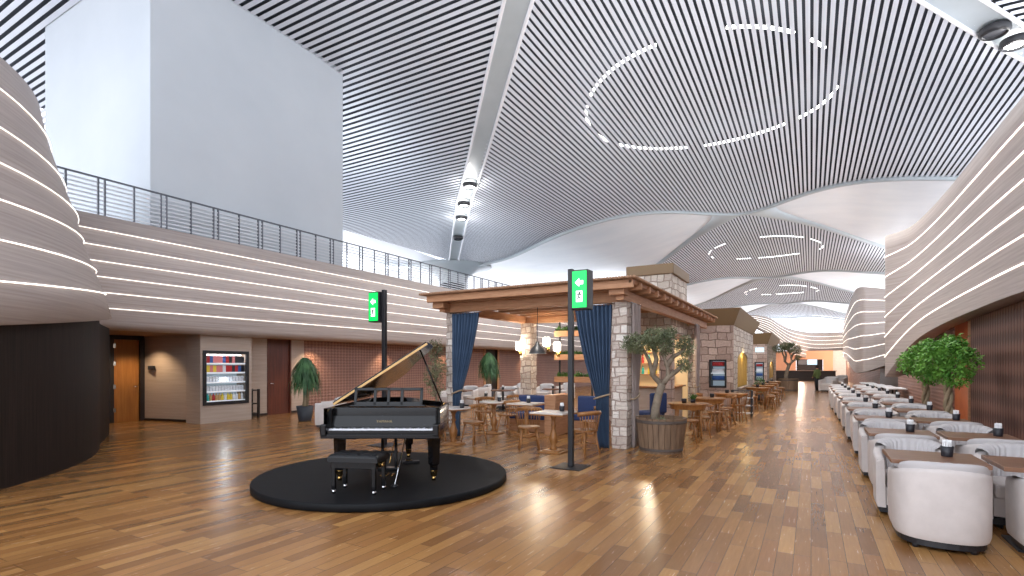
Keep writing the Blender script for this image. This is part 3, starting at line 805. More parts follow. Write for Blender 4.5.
for j in range(25):
    v = j / 24
    r_ = []
    for i in range(37):
        u = i / 36; x = -.31 + .62 * u; y = -.19 + .38 * v
        e_ = min(u, 1 - u) * .62; e2 = min(v, 1 - v) * .38; ed = min(e_, e2)
        z = .43 + .045 * min(1, ed / .05) ** .5
        du = min(abs(u * 4 - .5 - k) for k in range(4)); dv = min(abs(v * 3 - .5 - k) for k in range(3))
        z -= .03 * math.exp(-((du / .18) ** 2 + (dv / .18) ** 2)) if ed > .02 else 0
        r_.append((x, y, z))
    rows.append(r_)
m = MB().grid(rows); m.box((-.31, -.19, .38), (.31, .19, .431)); m.build('cushion', 'leather', t)
MB().box((-.28, -.165, .30), (.28, .165, .38)).build('apron', 'piano', t, bevel=.005)
for sx in (-1, 1):
    for sy in (-1, 1):
        l = MB().box((sx * .25 - .022, sy * .145 - .022, .05), (sx * .25 + .022, sy * .145 + .022, .32)).build('leg', 'piano', t, bevel=.004)
        MB().lathe([(.014, 0), (.026, .012), (.026, .038), (.014, .05)], (sx * .25, sy * .145, 0), 12).build('foot', 'silver', l)
    MB().lathe([(.03, 0), (.03, .03)], n=14, T=Tm((sx * .28, 0, .33), ry=sx * PI / 2)).build('height_knob', 'brass', t)

# ------------------------------------------------------------------ exit signs on poles
def exit_sign(x, y, side, label):
    t = thing('exit_sign', label, 'exit sign', (x, y, 0))
    MB().box((-.25, -.25, 0), (.25, .25, .012)).build('base_plate', 'black', t, bevel=.004)
    MB().box((-.04, -.04, .012), (.04, .04, 3.14)).build('pole', 'black', t, bevel=.006)
    cx = side * .19
    b_ = MB().box((cx - .14, -.11, 2.49), (cx + .14, .11, 3.1)).build('sign_box', 'black', t, bevel=.008)
    f = MB().box((cx - .118, -.122, 2.512), (cx + .118, -.105, 3.078)).build('sign_face', 'green', b_)
    A = [(-.07, 0), (0, .065), (0, .03), (.065, .03), (.065, -.03), (0, -.03), (0, -.065)]
    T = Matrix.Translation((cx, -.124, 2.90)) @ Matrix.Rotation(PI / 2, 4, 'X')
    m = MB(); m.prism([(a, b) for a, b in A], -.004, .002, T); m.build('arrow', 'signwhite', b_)
    m = MB(); m.box((cx - .052, -.127, 2.6), (cx + .052, -.121, 2.77)); m.build('pictogram_panel', 'signwhite', b_)
    m = MB(); T = Matrix.Translation((cx, -.129, 2.685)) @ Matrix.Rotation(PI / 2, 4, 'X')
    m.lathe([(.015, -.009), (.015, .004)], (.008, .058, 0), 10, T)
    for pts in ([(.005, .045), (-.006, 0)], [(-.006, 0), (.02, -.03), (.012, -.07)], [(-.006, 0), (-.02, -.035), (-.042, -.045)], [(.004, .04), (.03, .02), (.036, .03)], [(.004, .04), (-.022, .034), (-.03, .012)]):
        m.tube([(a, b, 0) for a, b in pts], .0095, 6, T)
    m.build('running_figure', M['frame_dark'] if False else mat('sign_dark_green', lin(0, 60, 34), .5), b_)
q = G(571, 467); exit_sign(q.x, q.y, 1, 'green lit exit sign with left arrow on the nearer black pole, right of the piano')
exit_sign(-7.5, 7.95, -1, 'green lit exit sign with left arrow on the farther pole behind the piano')

# ------------------------------------------------------------------ pergola
PX0, PX1, PYF, PYB = -7.55, -2.8, 9.35, 18.8
pg = thing('timber_pergola', 'wooden pergola roof of beams and rafters resting on stone pillars', 'pergola', (0, 0, -.09))
def beam(a, b, nm='beam', m_='timber'): return MB().box(a, b).build(nm, m_, pg, bevel=.012)
beam((PX0 + .1, PYF + .5, 2.93), (PX1 - .25, PYF + .62, 3.13)); beam((PX0 + .1, 13.6, 2.93), (-4.6, 13.8, 3.11)); beam((-7.42, PYF + .3, 2.93), (-7.26, 14.0, 3.13))
beam((-3.2, PYF + .2, 2.93), (-3.04, PYB - .2, 3.13))
beam((PX0, PYF, 3.12), (PX1, PYF + .07, 3.27), 'fascia_board'); beam((PX1 - .09, PYF, 3.2), (PX1 - .03, PYB, 3.29), 'fascia_board')
y = PYF + .45; i = 0
while y < PYB:
    beam((PX0 + .12 if y < 14.3 else -4.6, y, 3.13), (PX1 + .02, y + .09, 3.27), 'rafter'); y += .62
m = MB(); n = int((PX1 - PX0 + .2) / .055)
for i in range(n):
    x = PX0 - .1 + i * .055
    y1 = PYB + .05 if x > -4.7 else 14.3
    m.tube([(x, PYF - .12, 3.30), (x, y1, 3.30)], .026, 6)
m.build('reed_cover', 'reed', pg)
beam((-7.5, PYF + .15, 3.0), (-7.2, PYF + .35, 3.14), 'corbel'); beam((-3.3, PYF + .1, 3.02), (-3.0, PYF + .4, 3.16), 'corbel')
def pillar(x, y, wd, label, h=2.845, m_='stone'):
    t = MB(); r = random.Random(int(x * 100 + y * 10)); z = 0
    while z < h - .01:      # courses of stone, each standing out a little differently
        zz = min(z + r.uniform(.13, .22), h); q = wd / 2 + r.uniform(-.008, .008); ox, oy = r.uniform(-.006, .006), r.uniform(-.006, .006)
        t.box((ox - q, oy - q, z), (ox + q, oy + q, zz - .003)); z = zz
    o = t.build('stone_pillar', STN, bevel=.01); o.location = (x, y, 0); return tag(o, label, 'pillar')
STN = stone_mat('cut_limestone', lin(196, 180, 168), lin(220, 209, 199), lin(238, 231, 223), lin(168, 148, 136), .25, .165)
p2 = G(625, 448)
pillar(onY(621.8, 10.0)[0], 10.0, .31, 'stone pillar at the front right corner of the pergola, between navy and taupe curtains')
pillar(onY(453.3, 10.1)[0], 10.1, .24, 'stone pillar at the front left corner of the pergola, behind the piano')
pillar(onY(528.6, 13.7)[0], 13.7, .36, 'stone pillar at the back left of the pergola, beside the glowing wall lamps')
pillar(-3.2, 17.05, .34, 'stone pillar under the far right end of the pergola, beyond the olive tree')
def curtain(name_m, pts, ztop, ztie, depth, label, pleats=9, axis='x', rope=True, wave=.05):
    # pts: (lo, hi) spans at top, tie, bottom along axis
    t = thing('curtain', label, 'curtain', (pts[3][0], pts[3][1], 0))
    rows = []
    for j in range(33):
        z = ztop * (1 - j / 32)
        if z > ztie: k = ((ztop - z) / (ztop - ztie)) ** 1.4; lo = pts[0][0] + (pts[1][0] - pts[0][0]) * k; hi = pts[0][1] + (pts[1][1] - pts[0][1]) * k
        else: k = ((ztie - z) / ztie) ** .8; lo = pts[1][0] + (pts[2][0] - pts[1][0]) * k; hi = pts[1][1] + (pts[2][1] - pts[1][1]) * k
        r_ = []
        for i in range(pleats * 8 + 1):
            u = i / (pleats * 8); s_ = lo + (hi - lo) * u
            d = wave * math.sin(u * pleats * 2 * PI) * (1 if abs(z - ztie) > .1 else .6) + .015 * math.sin(u * 17 + z * 3)
            r_.append((s_, d, z) if axis == 'x' else (d, s_, z))
        rows.append(r_)
    MB().grid(rows).build('fabric', name_m, t, solid=.006)
    lo, hi = pts[1]
    if rope:
        c = ((lo + hi) / 2); h_ = (hi - lo) / 2 + .03
        P_ = []
        for i in range(17):
            a = 2 * PI * i / 16; P_.append((c + h_ * math.cos(a), (wave + .03) * math.sin(a), ztie + .05 * math.cos(a)))
        MB().tube([p_ if axis == 'x' else (p_[1], p_[0], p_[2]) for p_ in P_], .018, 8).build('tie_rope', 'rope', t)
    a, b = pts[0]
    m = MB().tube([(a - .05, 0, ztop + .02), (b + .05, 0, ztop + .02)] if axis == 'x' else [(0, a - .05, ztop + .02), (0, b + .05, ztop + .02)], .012, 8)
    m.build('rod', 'silver', t)
curtain('blue', [(-.78, .0), (-.34, -.07), (-.30, -.05), (-3.36, 9.83)], 2.79, 1.0, 0, 'long navy curtain tied to the front right pillar, right of the exit sign', 9)
curtain('blue', [(.0, .76), (.05, .27), (.06, .22), (-7.2, 9.83)], 2.79, 1.0, 0, 'long navy curtain tied to the front left pillar behind the piano lid', 9)
curtain('beigecloth', [(.0, .6), (.06, .42), (.04, .44), (-3.04, 10.05)], 2.82, 1.0, 0, 'taupe curtain on the aisle side of the front right pillar', 6, 'y', wave=.04)
curtain('beigecloth', [(-.5, .0), (-.4, -.1), (-.4, -.1), (-2.98, 16.78)], 2.82, 1.0, 0, 'taupe curtain hanging beside the far right pergola pillar', 5, 'y', wave=.04)
# pendant lamp
def pendant(x, y, z, label):
    t = thing('pendant_lamp', label, 'lamp', (x, y, z))
    MB().lathe([(.21, 0), (.2, .03), (.16, .12), (.09, .19), (.05, .23), (.04, .3)], n=24, caps=False).build('lamp_shade', 'rail', t, solid=.006)
    MB().tube([(0, 0, .28), (0, 0, 3.17 - z)], .008, 6).build('cord', 'black', t)
    MB().ball((0, 0, .06), .05, 12).build('bulb', 'glow', t)
    lamp('POINT', (0, 0, -.06), 25, (1, .85, .65), .06, parent=t)
v, Z = onY(537.5, 11.6); pendant(v, 11.6, 1.9, 'grey dome pendant lamp hanging on a cord under the pergola')
def sconce(x, y, z, label, s=1):
    t = thing('wall_lamp', label, 'lamp', (x, y, z))
    MB().tube([(0, .12, 0), (0, .0, -.05), (0, 0, .08)], .014, 8).box((-.04, .1, -.1), (.04, .13, .1)).build('bracket', 'brass', t)
    MB().lathe([(.07, .05), (.1, .08), (.1, .26), (.08, .3)], n=18, caps=False).build('lamp_shade', 'glow', t)
    lamp('POINT', (0, -.02, .2), 18, (1, .85, .62), .1, parent=t)
v, Z = onY(519, 13.4); sconce(v, 13.4, hgt(352, Z), 'glowing wall lamp left of the back stone pillar under the pergola')
v, Z = onY(546.5, 13.4); sconce(v, 13.4, hgt(348, Z), 'brightest glowing wall lamp, directly right of the grey dome pendant')
v, Z = onY(557, 13.2); sconce(v, 13.2, hgt(353, Z), 'glowing wall lamp at the left end of the planter shelves')
# ------------------------------------------------------------------ planter shelf divider
x0, Z0 = onY(556, 13.75); x1, _ = onY(597, 13.75)
t = thing('planter_shelf', 'tall divider of black posts with three wooden planter troughs of greenery', 'shelf', ((x0 + x1) / 2, 13.75, 0))
hw = (x1 - x0) / 2
for sx in (-hw + .12, -.1, hw - .14): MB().box((sx - .02, -.02, 0), (sx + .02, .02, 2.95)).build('post', 'black', t)
def blades(m, cx, cy, cz, n, L, r, spread=.5, w=.012):
    for _ in range(n):
        a = r.uniform(0, 2 * PI); e = r.uniform(.1, 1) * spread; l = L * r.uniform(.6, 1.1)
        d = Vector((math.cos(a) * math.sin(e), math.sin(a) * math.sin(e), math.cos(e))); s_ = Vector((-math.sin(a), math.cos(a), 0)) * w
        p = Vector((cx + r.uniform(-.03, .03), cy + r.uniform(-.03, .03), cz)); q1 = p + d * l * .6; q2 = q1 + (d * .3 - Vector((0, 0, .25))) * l
        m.add([p - s_ * .5, p + s_ * .5, q1 + s_, q2, q1 - s_], [(0, 1, 2, 4), (4, 2, 3)])
rr = random.Random(3)
for z in (2.52, 1.85, 1.22):
    tr = MB().box((-hw, -.13, z - .09), (hw, .13, z + .07)).build('trough', 'timber', t, bevel=.006)
    m = MB()
    for i in range(26): blades(m, -hw + .06 + (2 * hw - .12) * i / 25, rr.uniform(-.08, .08), z + .05, 16, rr.uniform(.12, .28), rr, .9, .012)
    m.build('foliage', 'herb', tr)
# ------------------------------------------------------------------ windsor chair, tables
def windsor():
    t = thing('dining_chair', '', 'chair')
    P = [(.21 * math.copysign(abs(math.cos(a)) ** .7, math.cos(a)), .20 * math.copysign(abs(math.sin(a)) ** .7, math.sin(a))) for a in [2 * PI * i / 24 for i in range(24)]]
    MB().prism(P, .43, .465).build('seat', 'chairwood', t, bevel=.01)
    for sx in (-1, 1):
        for sy in (-1, 1): MB().tube([(sx * .13, sy * .12, .435), (sx * .19, sy * .19, 0)], [.02, .014], 8).build('leg', 'chairwood', t)
    MB().tube([(-.16, -.15, .2), (-.16, .15, .2)], .01, 6).tube([(.16, -.15, .2), (.16, .15, .2)], .01, 6).tube([(-.16, 0, .2), (.16, 0, .2)], .01, 6).build('stretcher', 'chairwood', t)
    arcp = []
    for i in range(13):
        a = PI * i / 12; arcp.append((.25 * math.cos(a), -.08 - .17 * math.sin(a), .745 + .03 * math.sin(a)))
    rows = [[(x, y, z - .035) for x, y, z in arcp], [(x * 1.04, y - .012, z) for x, y, z in arcp], [(x, y, z + .035) for x, y, z in arcp]]
    MB().grid(rows).build('top_rail', 'chairwood', t, solid=.022)
    for i in range(1, 12, 1):
        x, y, z = arcp[i]; MB().tube([(x * .8, y * .72 - .02, .46), (x, y, z)], .0075, 6).build('spindle', 'chairwood', t)
    return t
place_chair = placer(windsor())
def ptable(r=.36, square=False, top='marble', light=True):
    t = thing('pedestal_table', '', 'table')
    if square: MB().box((-.33, -.33, .725), (.33, .33, .755)).build('tabletop', top, t, bevel=.008); MB().box((-.34, -.34, .70), (.34, .34, .726)).build('edge_band', 'chairwood', t, bevel=.006)
    else: MB().lathe([(r - .01, .725), (r, .732), (r, .748), (r - .01, .755)], n=36).build('tabletop', top, t); MB().lathe([(r - .04, .70), (r - .005, .71), (r - .005, .727)], n=36).build('edge_band', 'chairwood', t)
    MB().lathe([(.06, .05), (.075, .07), (.04, .12), (.075, .2), (.085, .28), (.05, .38), (.035, .46), (.055, .5), (.035, .54), (.04, .62), (.09, .70)], n=18).build('pedestal', 'chairwood', t)
    if square: MB().box((-.22, -.22, 0), (.22, .22, .03)).box((-.16, -.16, .03), (.16, .16, .055)).build('base', 'chairwood', t, bevel=.008)
    else: MB().lathe([(.25, 0), (.25, .02), (.2, .04), (.1, .055)], n=28).build('base', 'chairwood', t)
    return t
place_round = placer(ptable()); place_sq = placer(ptable(square=True))
def cupf():
    t = thing('napkin_holder', '', 'napkin holder')
    MB().lathe([(.042, 0), (.045, .005), (.052, .1), (.05, .1), (.043, .01)], n=18).build('holder', 'holder', t)
    m = MB()
    for i in range(6):
        a = i * PI / 6; m.box((-.036, -.005, .03), (.036, .005, .135 + .012 * (i % 3)), Tm((0, 0, 0), rz=a))
    m.build('napkins', 'napkin', t)
    return t
place_cup = placer(cupf())
def GZ(px, Z, z=0): return W2((px - 512) / FPX * Z, Z, z)
def cup_on(px, Z, h, label, dx=0, dy=0, group=None): 
    v = GZ(px, Z, h); place_cup((v.x + dx, v.y + dy, h), 0, label, group)
TL = GZ(453.5, 10.75); place_round(TL, 0, 'round pedestal table nearest the piano tail, at the left front pillar')
TC = GZ(494, 12.5); place_round(TC, 0, 'round pale-topped pedestal table behind the windsor chairs, left of centre under the pergola')
TD = GZ(553.5, 9.75); place_sq(TD, .0, 'square pedestal table left of the nearer exit sign pole')
TB = GZ(480, 14.2); place_round(TB, 0, 'round pedestal table farther back beside the left navy curtain')
TE = GZ(526, 12.0); place_sq(TE, .0, 'square table farther back in front of the stone pillar and blue seating')
cup_on(462, 10.55, .757, 'napkin holder on the round table nearest the piano tail')
cup_on(499.5, 12.45, .757, 'napkin holder on the round pale table left of centre under the pergola')
cup_on(562, 9.8, .757, 'napkin holder on the square table by the nearer exit sign pole')
cup_on(486, 14.2, .757, 'napkin holder on the farther round table by the left navy curtain')
cup_on(528.5, 12.0, .757, 'napkin holder on the square table in front of the back stone pillar')
v = GZ(474, 10.75); place_chair(v, math.radians(165), 'windsor chair between the round table by the piano and the pale round table')
v = GZ(529, 9.95); place_chair(v, math.radians(212), 'windsor chair pulled up to the left of the square table near the sign pole')
v = GZ(585, 9.45); place_chair(v, math.radians(65), 'windsor chair right of the nearer exit sign pole')
v = GZ(508, 12.35); place_chair(v, math.radians(80), 'windsor chair right of the pale round table under the pergola')
v = GZ(440, 11.1); place_chair(v, math.radians(-70), 'windsor chair just behind the tail of the piano')
v = GZ(483, 13.2); place_chair(v, math.radians(190), 'windsor chair beyond the pale round table under the pergola')
v = GZ(592, 10.9); place_chair(v, math.radians(100), 'windsor chair behind the right navy curtain, facing the blue banquette')
v = GZ(514, 14.1); place_chair(v, math.radians(185), 'windsor chair beyond the square table beside the back stone pillar')
# banquettes
def banquette(px0, px1, Z, label):
    a, b = GZ(px0, Z), GZ(px1, Z); c = (a + b) / 2; L = (b - a).length
    t = thing('banquette', label, 'sofa', c, .0)
    MB().box((-L / 2, -.25, 0), (L / 2, .35, .3)).build('base', 'timber', t, bevel=.01)
    MB().box((-L / 2 + .02, -.3, .3), (L / 2 - .02, .25, .45)).build('seat', 'bluesofa', t, bevel=.04)
    MB().box((-L / 2 + .02, .2, .42), (L / 2 - .02, .34, .86)).build('backrest', 'bluesofa', t, bevel=.04)
    return t
banquette(511, 552, 13.0, 'blue banquette left of the wooden partition under the pergola')
banquette(572, 606, 12.6, 'blue banquette right of the wooden partition, behind the exit sign pole')
v = GZ(559, 12.4); o = MB().box((-.14, -.5, 0), (.14, .45, .93)).build('partition', 'timber', bevel=.01); o.location = v; tag(o, 'low wooden partition between the two blue banquettes', 'partition')
v = GZ(650, 13.2)
# ------------------------------------------------------------------ tub armchair
def armchair():
    t = thing('tub_armchair', '', 'armchair')
    # plan: U open towards +y, back at -y
    def U(off, k=1.0):
        pts = []
        R = .355 - off
        pts.append((R, .30))
        pts.append((R, .12))
        for i in range(0, 17):
            a = -PI * i / 16; c_, s_ = math.cos(a), math.sin(a)
            pts.append((R * math.copysign(abs(c_) ** .8, c_), -.02 + (.35 - off) * math.copysign(abs(s_) ** .8, s_)))
        pts.append((-R, .12)); pts.append((-R, .30))
        return pts
    def hz(p): 
        k = min(max((p[1] + .37) / .55, 0), 1); return .735 - .12 * k ** .8
    Uo, Ui = U(0), U(.085)
    sc = lambda P, s: [(x * s, y * s) for x, y in P]
    rows = [[(x * .95, y * .96 + .01, .09) for x, y in Uo], [(x * .985, y * .99, .14) for x, y in Uo], [(x, y, .4) for x, y in Uo], [(x * .995, y * .995, hz((x, y)) - .05) for x, y in Uo],
            [(x * .975, y * .975, hz((x, y)) - .01) for x, y in Uo], [(x * 1.06, y * 1.04, hz((x, y))) for x, y in Ui], [(x, y, hz((x, y)) - .03) for x, y in Ui], [(x, y, .3) for x, y in Ui], [(x * .98, y, .09) for x, y in Ui]]
    m = MB().grid(rows)
    for e_ in (0, -1): m.add([r[e_] for r in rows], [tuple(range(9)) if e_ else tuple(reversed(range(9)))])
    m.build('shell', 'cream', t)
    # pleated inner back pad, slightly higher than the shell
    rows = []
    for z, off, ex in ((.36, .09, 0), (.55, .075, 0), (.735, .07, 0), (.775, .05, 0), (.78, .03, 0), (.75, .012, 0), (.70, .02, 0)):
        r_ = []
        for i in range(61):
            a = -PI * (.12 + .76 * i / 60); R = .355 - off; pl_ = .008 * math.sin(i * 1.25) if z > .5 and off > .04 else 0
            c_, s_ = math.cos(a), math.sin(a)
            if off == .09 or off in (.075, .07, .05): R -= .05 if off != .05 else .02
            f = 1 - .12 * abs(i / 30 - 1) ** 3
            r_.append(((R + pl_) * math.copysign(abs(c_) ** .8, c_), -.02 + (R + pl_) * math.copysign(abs(s_) ** .8, s_), .36 + (z - .36) * f))
        rows.append(r_)
    MB().grid(rows).build('back_cushion', 'creamd', t)
    S = [(x * .98, y) for x, y in U(.09)]
    MB().prism(S, .12, .30).build('seat_base', 'cream', t)
    MB().prism([(x * .97, y + (.02 if y > .2 else 0)) for x, y in S], .30, .44).build('seat_cushion', 'cream', t, bevel=.03)
    MB().prism([(x * .9, y * .9) for x, y in Uo], .035, .1).build('plinth', 'black', t)
    for sx in (-1, 1):
        for y in (-.24, .22): MB().lathe([(.025, 0), (.03, .045)], (sx * .2, y, 0), 10).build('foot', 'black', t)
    return t
place_arm = placer(armchair())
def cafetable():
    t = thing('cafe_table', '', 'table')
    MB().box((-.36, -.35, .705), (.36, .35, .745)).build('tabletop', 'tablewood', t, bevel=.006)
    MB().tube([(0, 0, .02), (0, 0, .705)], .035, 10).box((-.2, -.2, .69), (.2, .2, .706)).build('column', 'black', t)
    MB().box((-.24, -.24, 0), (.24, .24, .02)).build('base', 'black', t, bevel=.004)
    return t
place_cafe = placer(cafetable())
ordn = ['nearest', 'second', 'third', 'fourth', 'fifth', 'sixth', 'seventh', 'eighth', 'ninth', 'tenth']
XA, XB = 1.01, 1.80
for k in range(10):
    y = 6.36 + 2.15 * k
    for ci, (X, cn_) in enumerate(((XA, 'aisle-side'), (XB, 'wall-side'))):
        j = (random.random() - .5) * .06
        if ci == 1 and 14.7 < y < 17: pass
        ox = .03 if ci == 0 else .1
        place_arm((X + ox + j, y - .26, 0), .02 * random.uniform(-1, 1), f'cream tub armchair with its back to us at the {ordn[k]} {cn_} table on the right', 'cream tub armchairs in the right-hand rows')
        place_arm((X + ox - .05 + j, y + .82, 0), PI + .04 * random.uniform(-1, 1), f'cream tub armchair facing us across the {ordn[k]} {cn_} table on the right', 'cream tub armchairs in the right-hand rows')
        place_cafe((X, y, 0), 0, f'brown square cafe table, {ordn[k]} of the {cn_} row on the right', 'brown cafe tables on the right')
        place_cup((X + (.12 if ci == 0 else .2), y + .06, .745), random.random(), f'napkin holder on the {ordn[k]} {cn_} brown table on the right', 'napkin holders on the right-hand tables')
# lounge armchairs at the far end
for px, Z, lb in ((829, 31.0, 'larger cream armchair standing right of the distant person'), (840, 35.5, 'cream armchair behind the one right of the distant person')):
    v = GZ(px, Z); place_arm(v, 2.6, lb, scale=1.2)
# white tables beyond the rows
for i in range(4):
    v = (2.75 - .12 * i, 24.5 + i * 2.0, 0)
    t = thing('white_table', ['nearest', 'second', 'third', 'farthest'][i] + ' of the white tables by the dark wall at the end of the armchair rows', 'table', v, 0, 'white tables past the armchair rows')
    MB().box((-.3, -.8, .72), (.3, .8, .76)).build('tabletop', 'white', t, bevel=.01); MB().tube([(0, -.5, 0), (0, -.5, .72)], .03, 8).tube([(0, .5, 0), (0, .5, .72)], .03, 8).build('leg', 'black', t)
# armchairs along the left wall
left_names = ['beside the tall palm behind the piano', 'first beyond the left navy curtain', 'second beyond the left navy curtain', 'third beyond the left navy curtain', 'in front of the second palm', 'left of the back stone pillar', 'right of the back stone pillar', 'farthest along the left wall']
spots = [GZ(331, 13.7), GZ(452, 19.5), GZ(468, 20.2), GZ(482, 22), GZ(507, 19.4), GZ(519, 23.5), GZ(545, 22.5), GZ(566, 24)]
for i, (v, n_) in enumerate(zip(spots, left_names)):
    place_arm(v, [2.2, 2.9, 3.3, 2.4, 3.4, 2.8, 3.2, 2.9][i], f'cream tub armchair {n_}', scale=1.05)
for i, (px, Z, n_) in enumerate(((460, 18.3, 'behind the left navy curtain'), (503, 18.6, 'near the second palm'), (553, 19.5, 'right of the back stone pillar'))):
    v = GZ(px, Z); place_cafe(v, .3, f'brown cafe table {n_}, by the left wall'); place_cup(v + Vector((0, 0, .745)), 0, f'napkin holder on the cafe table {n_}')
# ------------------------------------------------------------------ wooden tables and stools by the aisle
def stool():
    t = thing('wooden_stool', '', 'stool')
    MB().lathe([(.15, .44), (.17, .45), (.17, .475), (.15, .485)], n=22).build('seat', 'chairwood', t)
    for a in range(4):
        b_ = a * PI / 2 + PI / 4; MB().tube([(.1 * math.cos(b_), .1 * math.sin(b_), .445), (.19 * math.cos(b_), .19 * math.sin(b_), 0)], [.018, .014], 8).build('leg', 'chairwood', t)
    P_ = [(.165 * math.cos(i * PI / 2 + PI / 4), .165 * math.sin(i * PI / 2 + PI / 4), .14) for i in range(5)]
    MB().tube(P_, .009, 6).build('stretcher', 'chairwood', t)
    return t
place_stool = placer(stool())
def rtable():
    t = thing('oak_table', '', 'table')
    MB().lathe([(.43, .735), (.44, .745), (.44, .765), (.43, .775)], n=36).build('tabletop', 'chairwood', t)
    MB().lathe([(.37, .64), (.4, .735)], n=36, caps=False).build('apron', 'chairwood', t)
    for a in range(4):
        b_ = a * PI / 2 + PI / 4; MB().tube([(.33 * math.cos(b_), .33 * math.sin(b_), .735), (.36 * math.cos(b_), .36 * math.sin(b_), 0)], [.028, .018], 8).build('leg', 'chairwood', t)
    return t
place_oak = placer(rtable())
oaks = [(GZ(688, 11.75), 'round oak table nearest the olive tree planter'), (GZ(708, 13.6), 'round oak table in the middle of the aisle-side row past the olive tree'), (GZ(729, 15.8), 'round oak table nearest the black rack')]
for v, l in oaks: place_oak(v, .3, l)
for (px, Z, dz), l in zip(((684, 11.65, .777), (712, 13.7, .777), (727, 15.8, .777)), ('on the oak table nearest the olive tree', 'on the middle oak table past the olive tree', 'on the oak table nearest the black rack')):
    v = GZ(px, Z, dz)
    o = MB().lathe([(.05, 0), (.06, .09), (.055, .1)], n=14).build('black_cup', 'holder'); o.location = v; tag(o, 'small black cup ' + l, 'cup')
v = GZ(693, 11.75, .777); t = thing('herb_pot', 'small green plant in a dark pot on the oak table nearest the olive tree', 'potted plant', v)
MB().lathe([(.045, 0), (.06, .08)], n=14).build('pot', 'holder', t); m = MB(); blades(m, 0, 0, .06, 90, .2, rr, .8, .012); m.build('foliage', 'herb', t)
sn = [(690, 10.95, 'stool tucked at the near side of the oak table by the olive tree'), (701.5, 11.6, 'stool right of the oak table nearest the olive tree'), (714, 12.95, 'stool at the near side of the middle oak table'), (722, 13.5, 'stool right of the middle oak table'), (697, 13.4, 'stool left of the middle oak table'), (718, 15.4, 'stool left of the oak table nearest the rack')]
for px, Z, l in sn: place_stool(GZ(px, Z), random.random(), l)
for px, Z, rz, l in ((738, 15.3, 1.4, 'windsor chair at the oak table nearest the black rack'), (706, 15.2, -1.4, 'windsor chair behind the middle oak table'), (726, 14.3, 2.0, 'windsor chair between the middle oak table and the one nearest the rack')):
    place_chair(GZ(px, Z), rz, l)
# far row of tables
for i, y in enumerate((21.8, 24.4, 27.0, 30.0)):
    n_ = ['nearest', 'second', 'third', 'farthest'][i]
    place_oak((-1.75, y, 0), 0, f'{n_} round oak table in the distant row along the stone kiosks', 'distant oak tables by the stone kiosks')
    for j, (dx, dy) in enumerate(((-.1, -.75), (.45, -.35), (.4, .45))):
        place_stool((-1.75 + dx, y + dy, 0), .4, f'{["near-side", "aisle-side", "far aisle-side"][j]} stool at the {n_} distant oak table by the kiosks', 'distant stools by the stone kiosks')
    o = MB().lathe([(.05, 0), (.06, .1)], n=12).build('black_cup', 'holder'); o.location = (-1.75, y, .777); tag(o, f'small black cup on the {n_} distant oak table by the kiosks', 'cup')
# black rack
v = G(742, 416.5); t = thing('metal_rack', 'waist-high black metal rack standing in the aisle before the arched kiosk', 'rack', v, .0)
for sx in (-.28, .28):
    for sy in (-.15, .15): MB().box((sx - .02, sy - .02, 0), (sx + .02, sy + .02, .84)).build('post', 'black', t)
for z in (.1, .34, .58, .81): MB().box((-.3, -.17, z), (.3, .17, z + .025)).build('shelf', 'white' if z < .8 else 'black', t)

# ------------------------------------------------------------------ stone bar building with chimney
bt = thing('stone_bar', 'stone-clad bar with chimney rising through the pergola roof, warm lit shelves inside', 'bar', (0, 0, 0))
bx0, bx1, byf, byb = -4.5, -3.3, 14.6, 16.6
MB().box((bx1 - .34, byf, 0), (bx1, byf + .34, 2.5)).build('corner_pier', 'stonep', bt, bevel=.01)
MB().box((bx0 - .8, byf + .02, 0), (bx0 - .35, byf + .32, 2.5)).build('corner_pier', 'stonep', bt, bevel=.01)
MB().box((bx0, byf, 2.5), (bx1, byb, 4.15)).build('chimney', 'stone', bt)
MB().box((bx0 - .06, byf - .06, 4.12), (bx1 + .06, byb + .06, 4.4)).build('cornice', 'olivecap', bt, bevel=.015)
MB().box((bx0 - .8, byf, 2.38), (bx1, byb, 2.5)).build('lintel', 'timber', bt)
MB().box((bx0 - .4, byf + .06, 0), (bx1 - .34, byf + .26, .98)).build('front_counter', 'beige', bt)
MB().box((bx0 - .4, byf - .06, .98), (bx1 - .34, byf + .36, 1.03)).build('countertop', 'chairwood', bt, bevel=.008)
MB().box((bx1 - .26, byf + .34, 0), (bx1 - .06, byb - .34, .98)).build('side_counter', 'beige', bt)
MB().box((bx1 - .34, byf + .34, .98), (bx1 + .04, byb - .34, 1.03)).build('countertop', 'chairwood', bt, bevel=.008)
MB().box((bx0 - .8, byb + .1, 0), (bx1 + .0, byb + .16, 2.5)).build('back_wall', 'warmback', bt)
MB().box((bx0 - .8, byf + .3, 0), (bx0 - .74, byb + .1, 2.5)).build('back_wall', 'warmback', bt)
for z in (1.3, 1.65, 2.0): MB().box((bx0 - .5, byb - .15, z), (bx1 - .4, byb + .1, z + .03)).build('shelf', 'timber', bt)
lamp('POINT', (-4.1, 15.5, 2.3), 75, (1, .88, .68), .12, parent=bt)
rr = random.Random(11); bn = 0
for zi, z in enumerate((1.33, 1.68, 2.03)):
    for i in range(6):
        c = ['tan', 'red', 'darkp', 'lemon', 'teal', 'whitep'][rr.randrange(6)]
        o = MB().lathe([(.04, 0), (.042, .015), (.042, .16), (.015, .21), (.015, .27)], n=10).build('bottle', M[c]); o.location = (bx0 - .35 + i * .2, byb - .02, z)
        tag(o, f'bottle on the {["lowest", "middle", "top"][zi]} lit shelf inside the stone bar', 'bottle', f'bottles on the {["lowest", "middle", "top"][zi]} bar shelf')
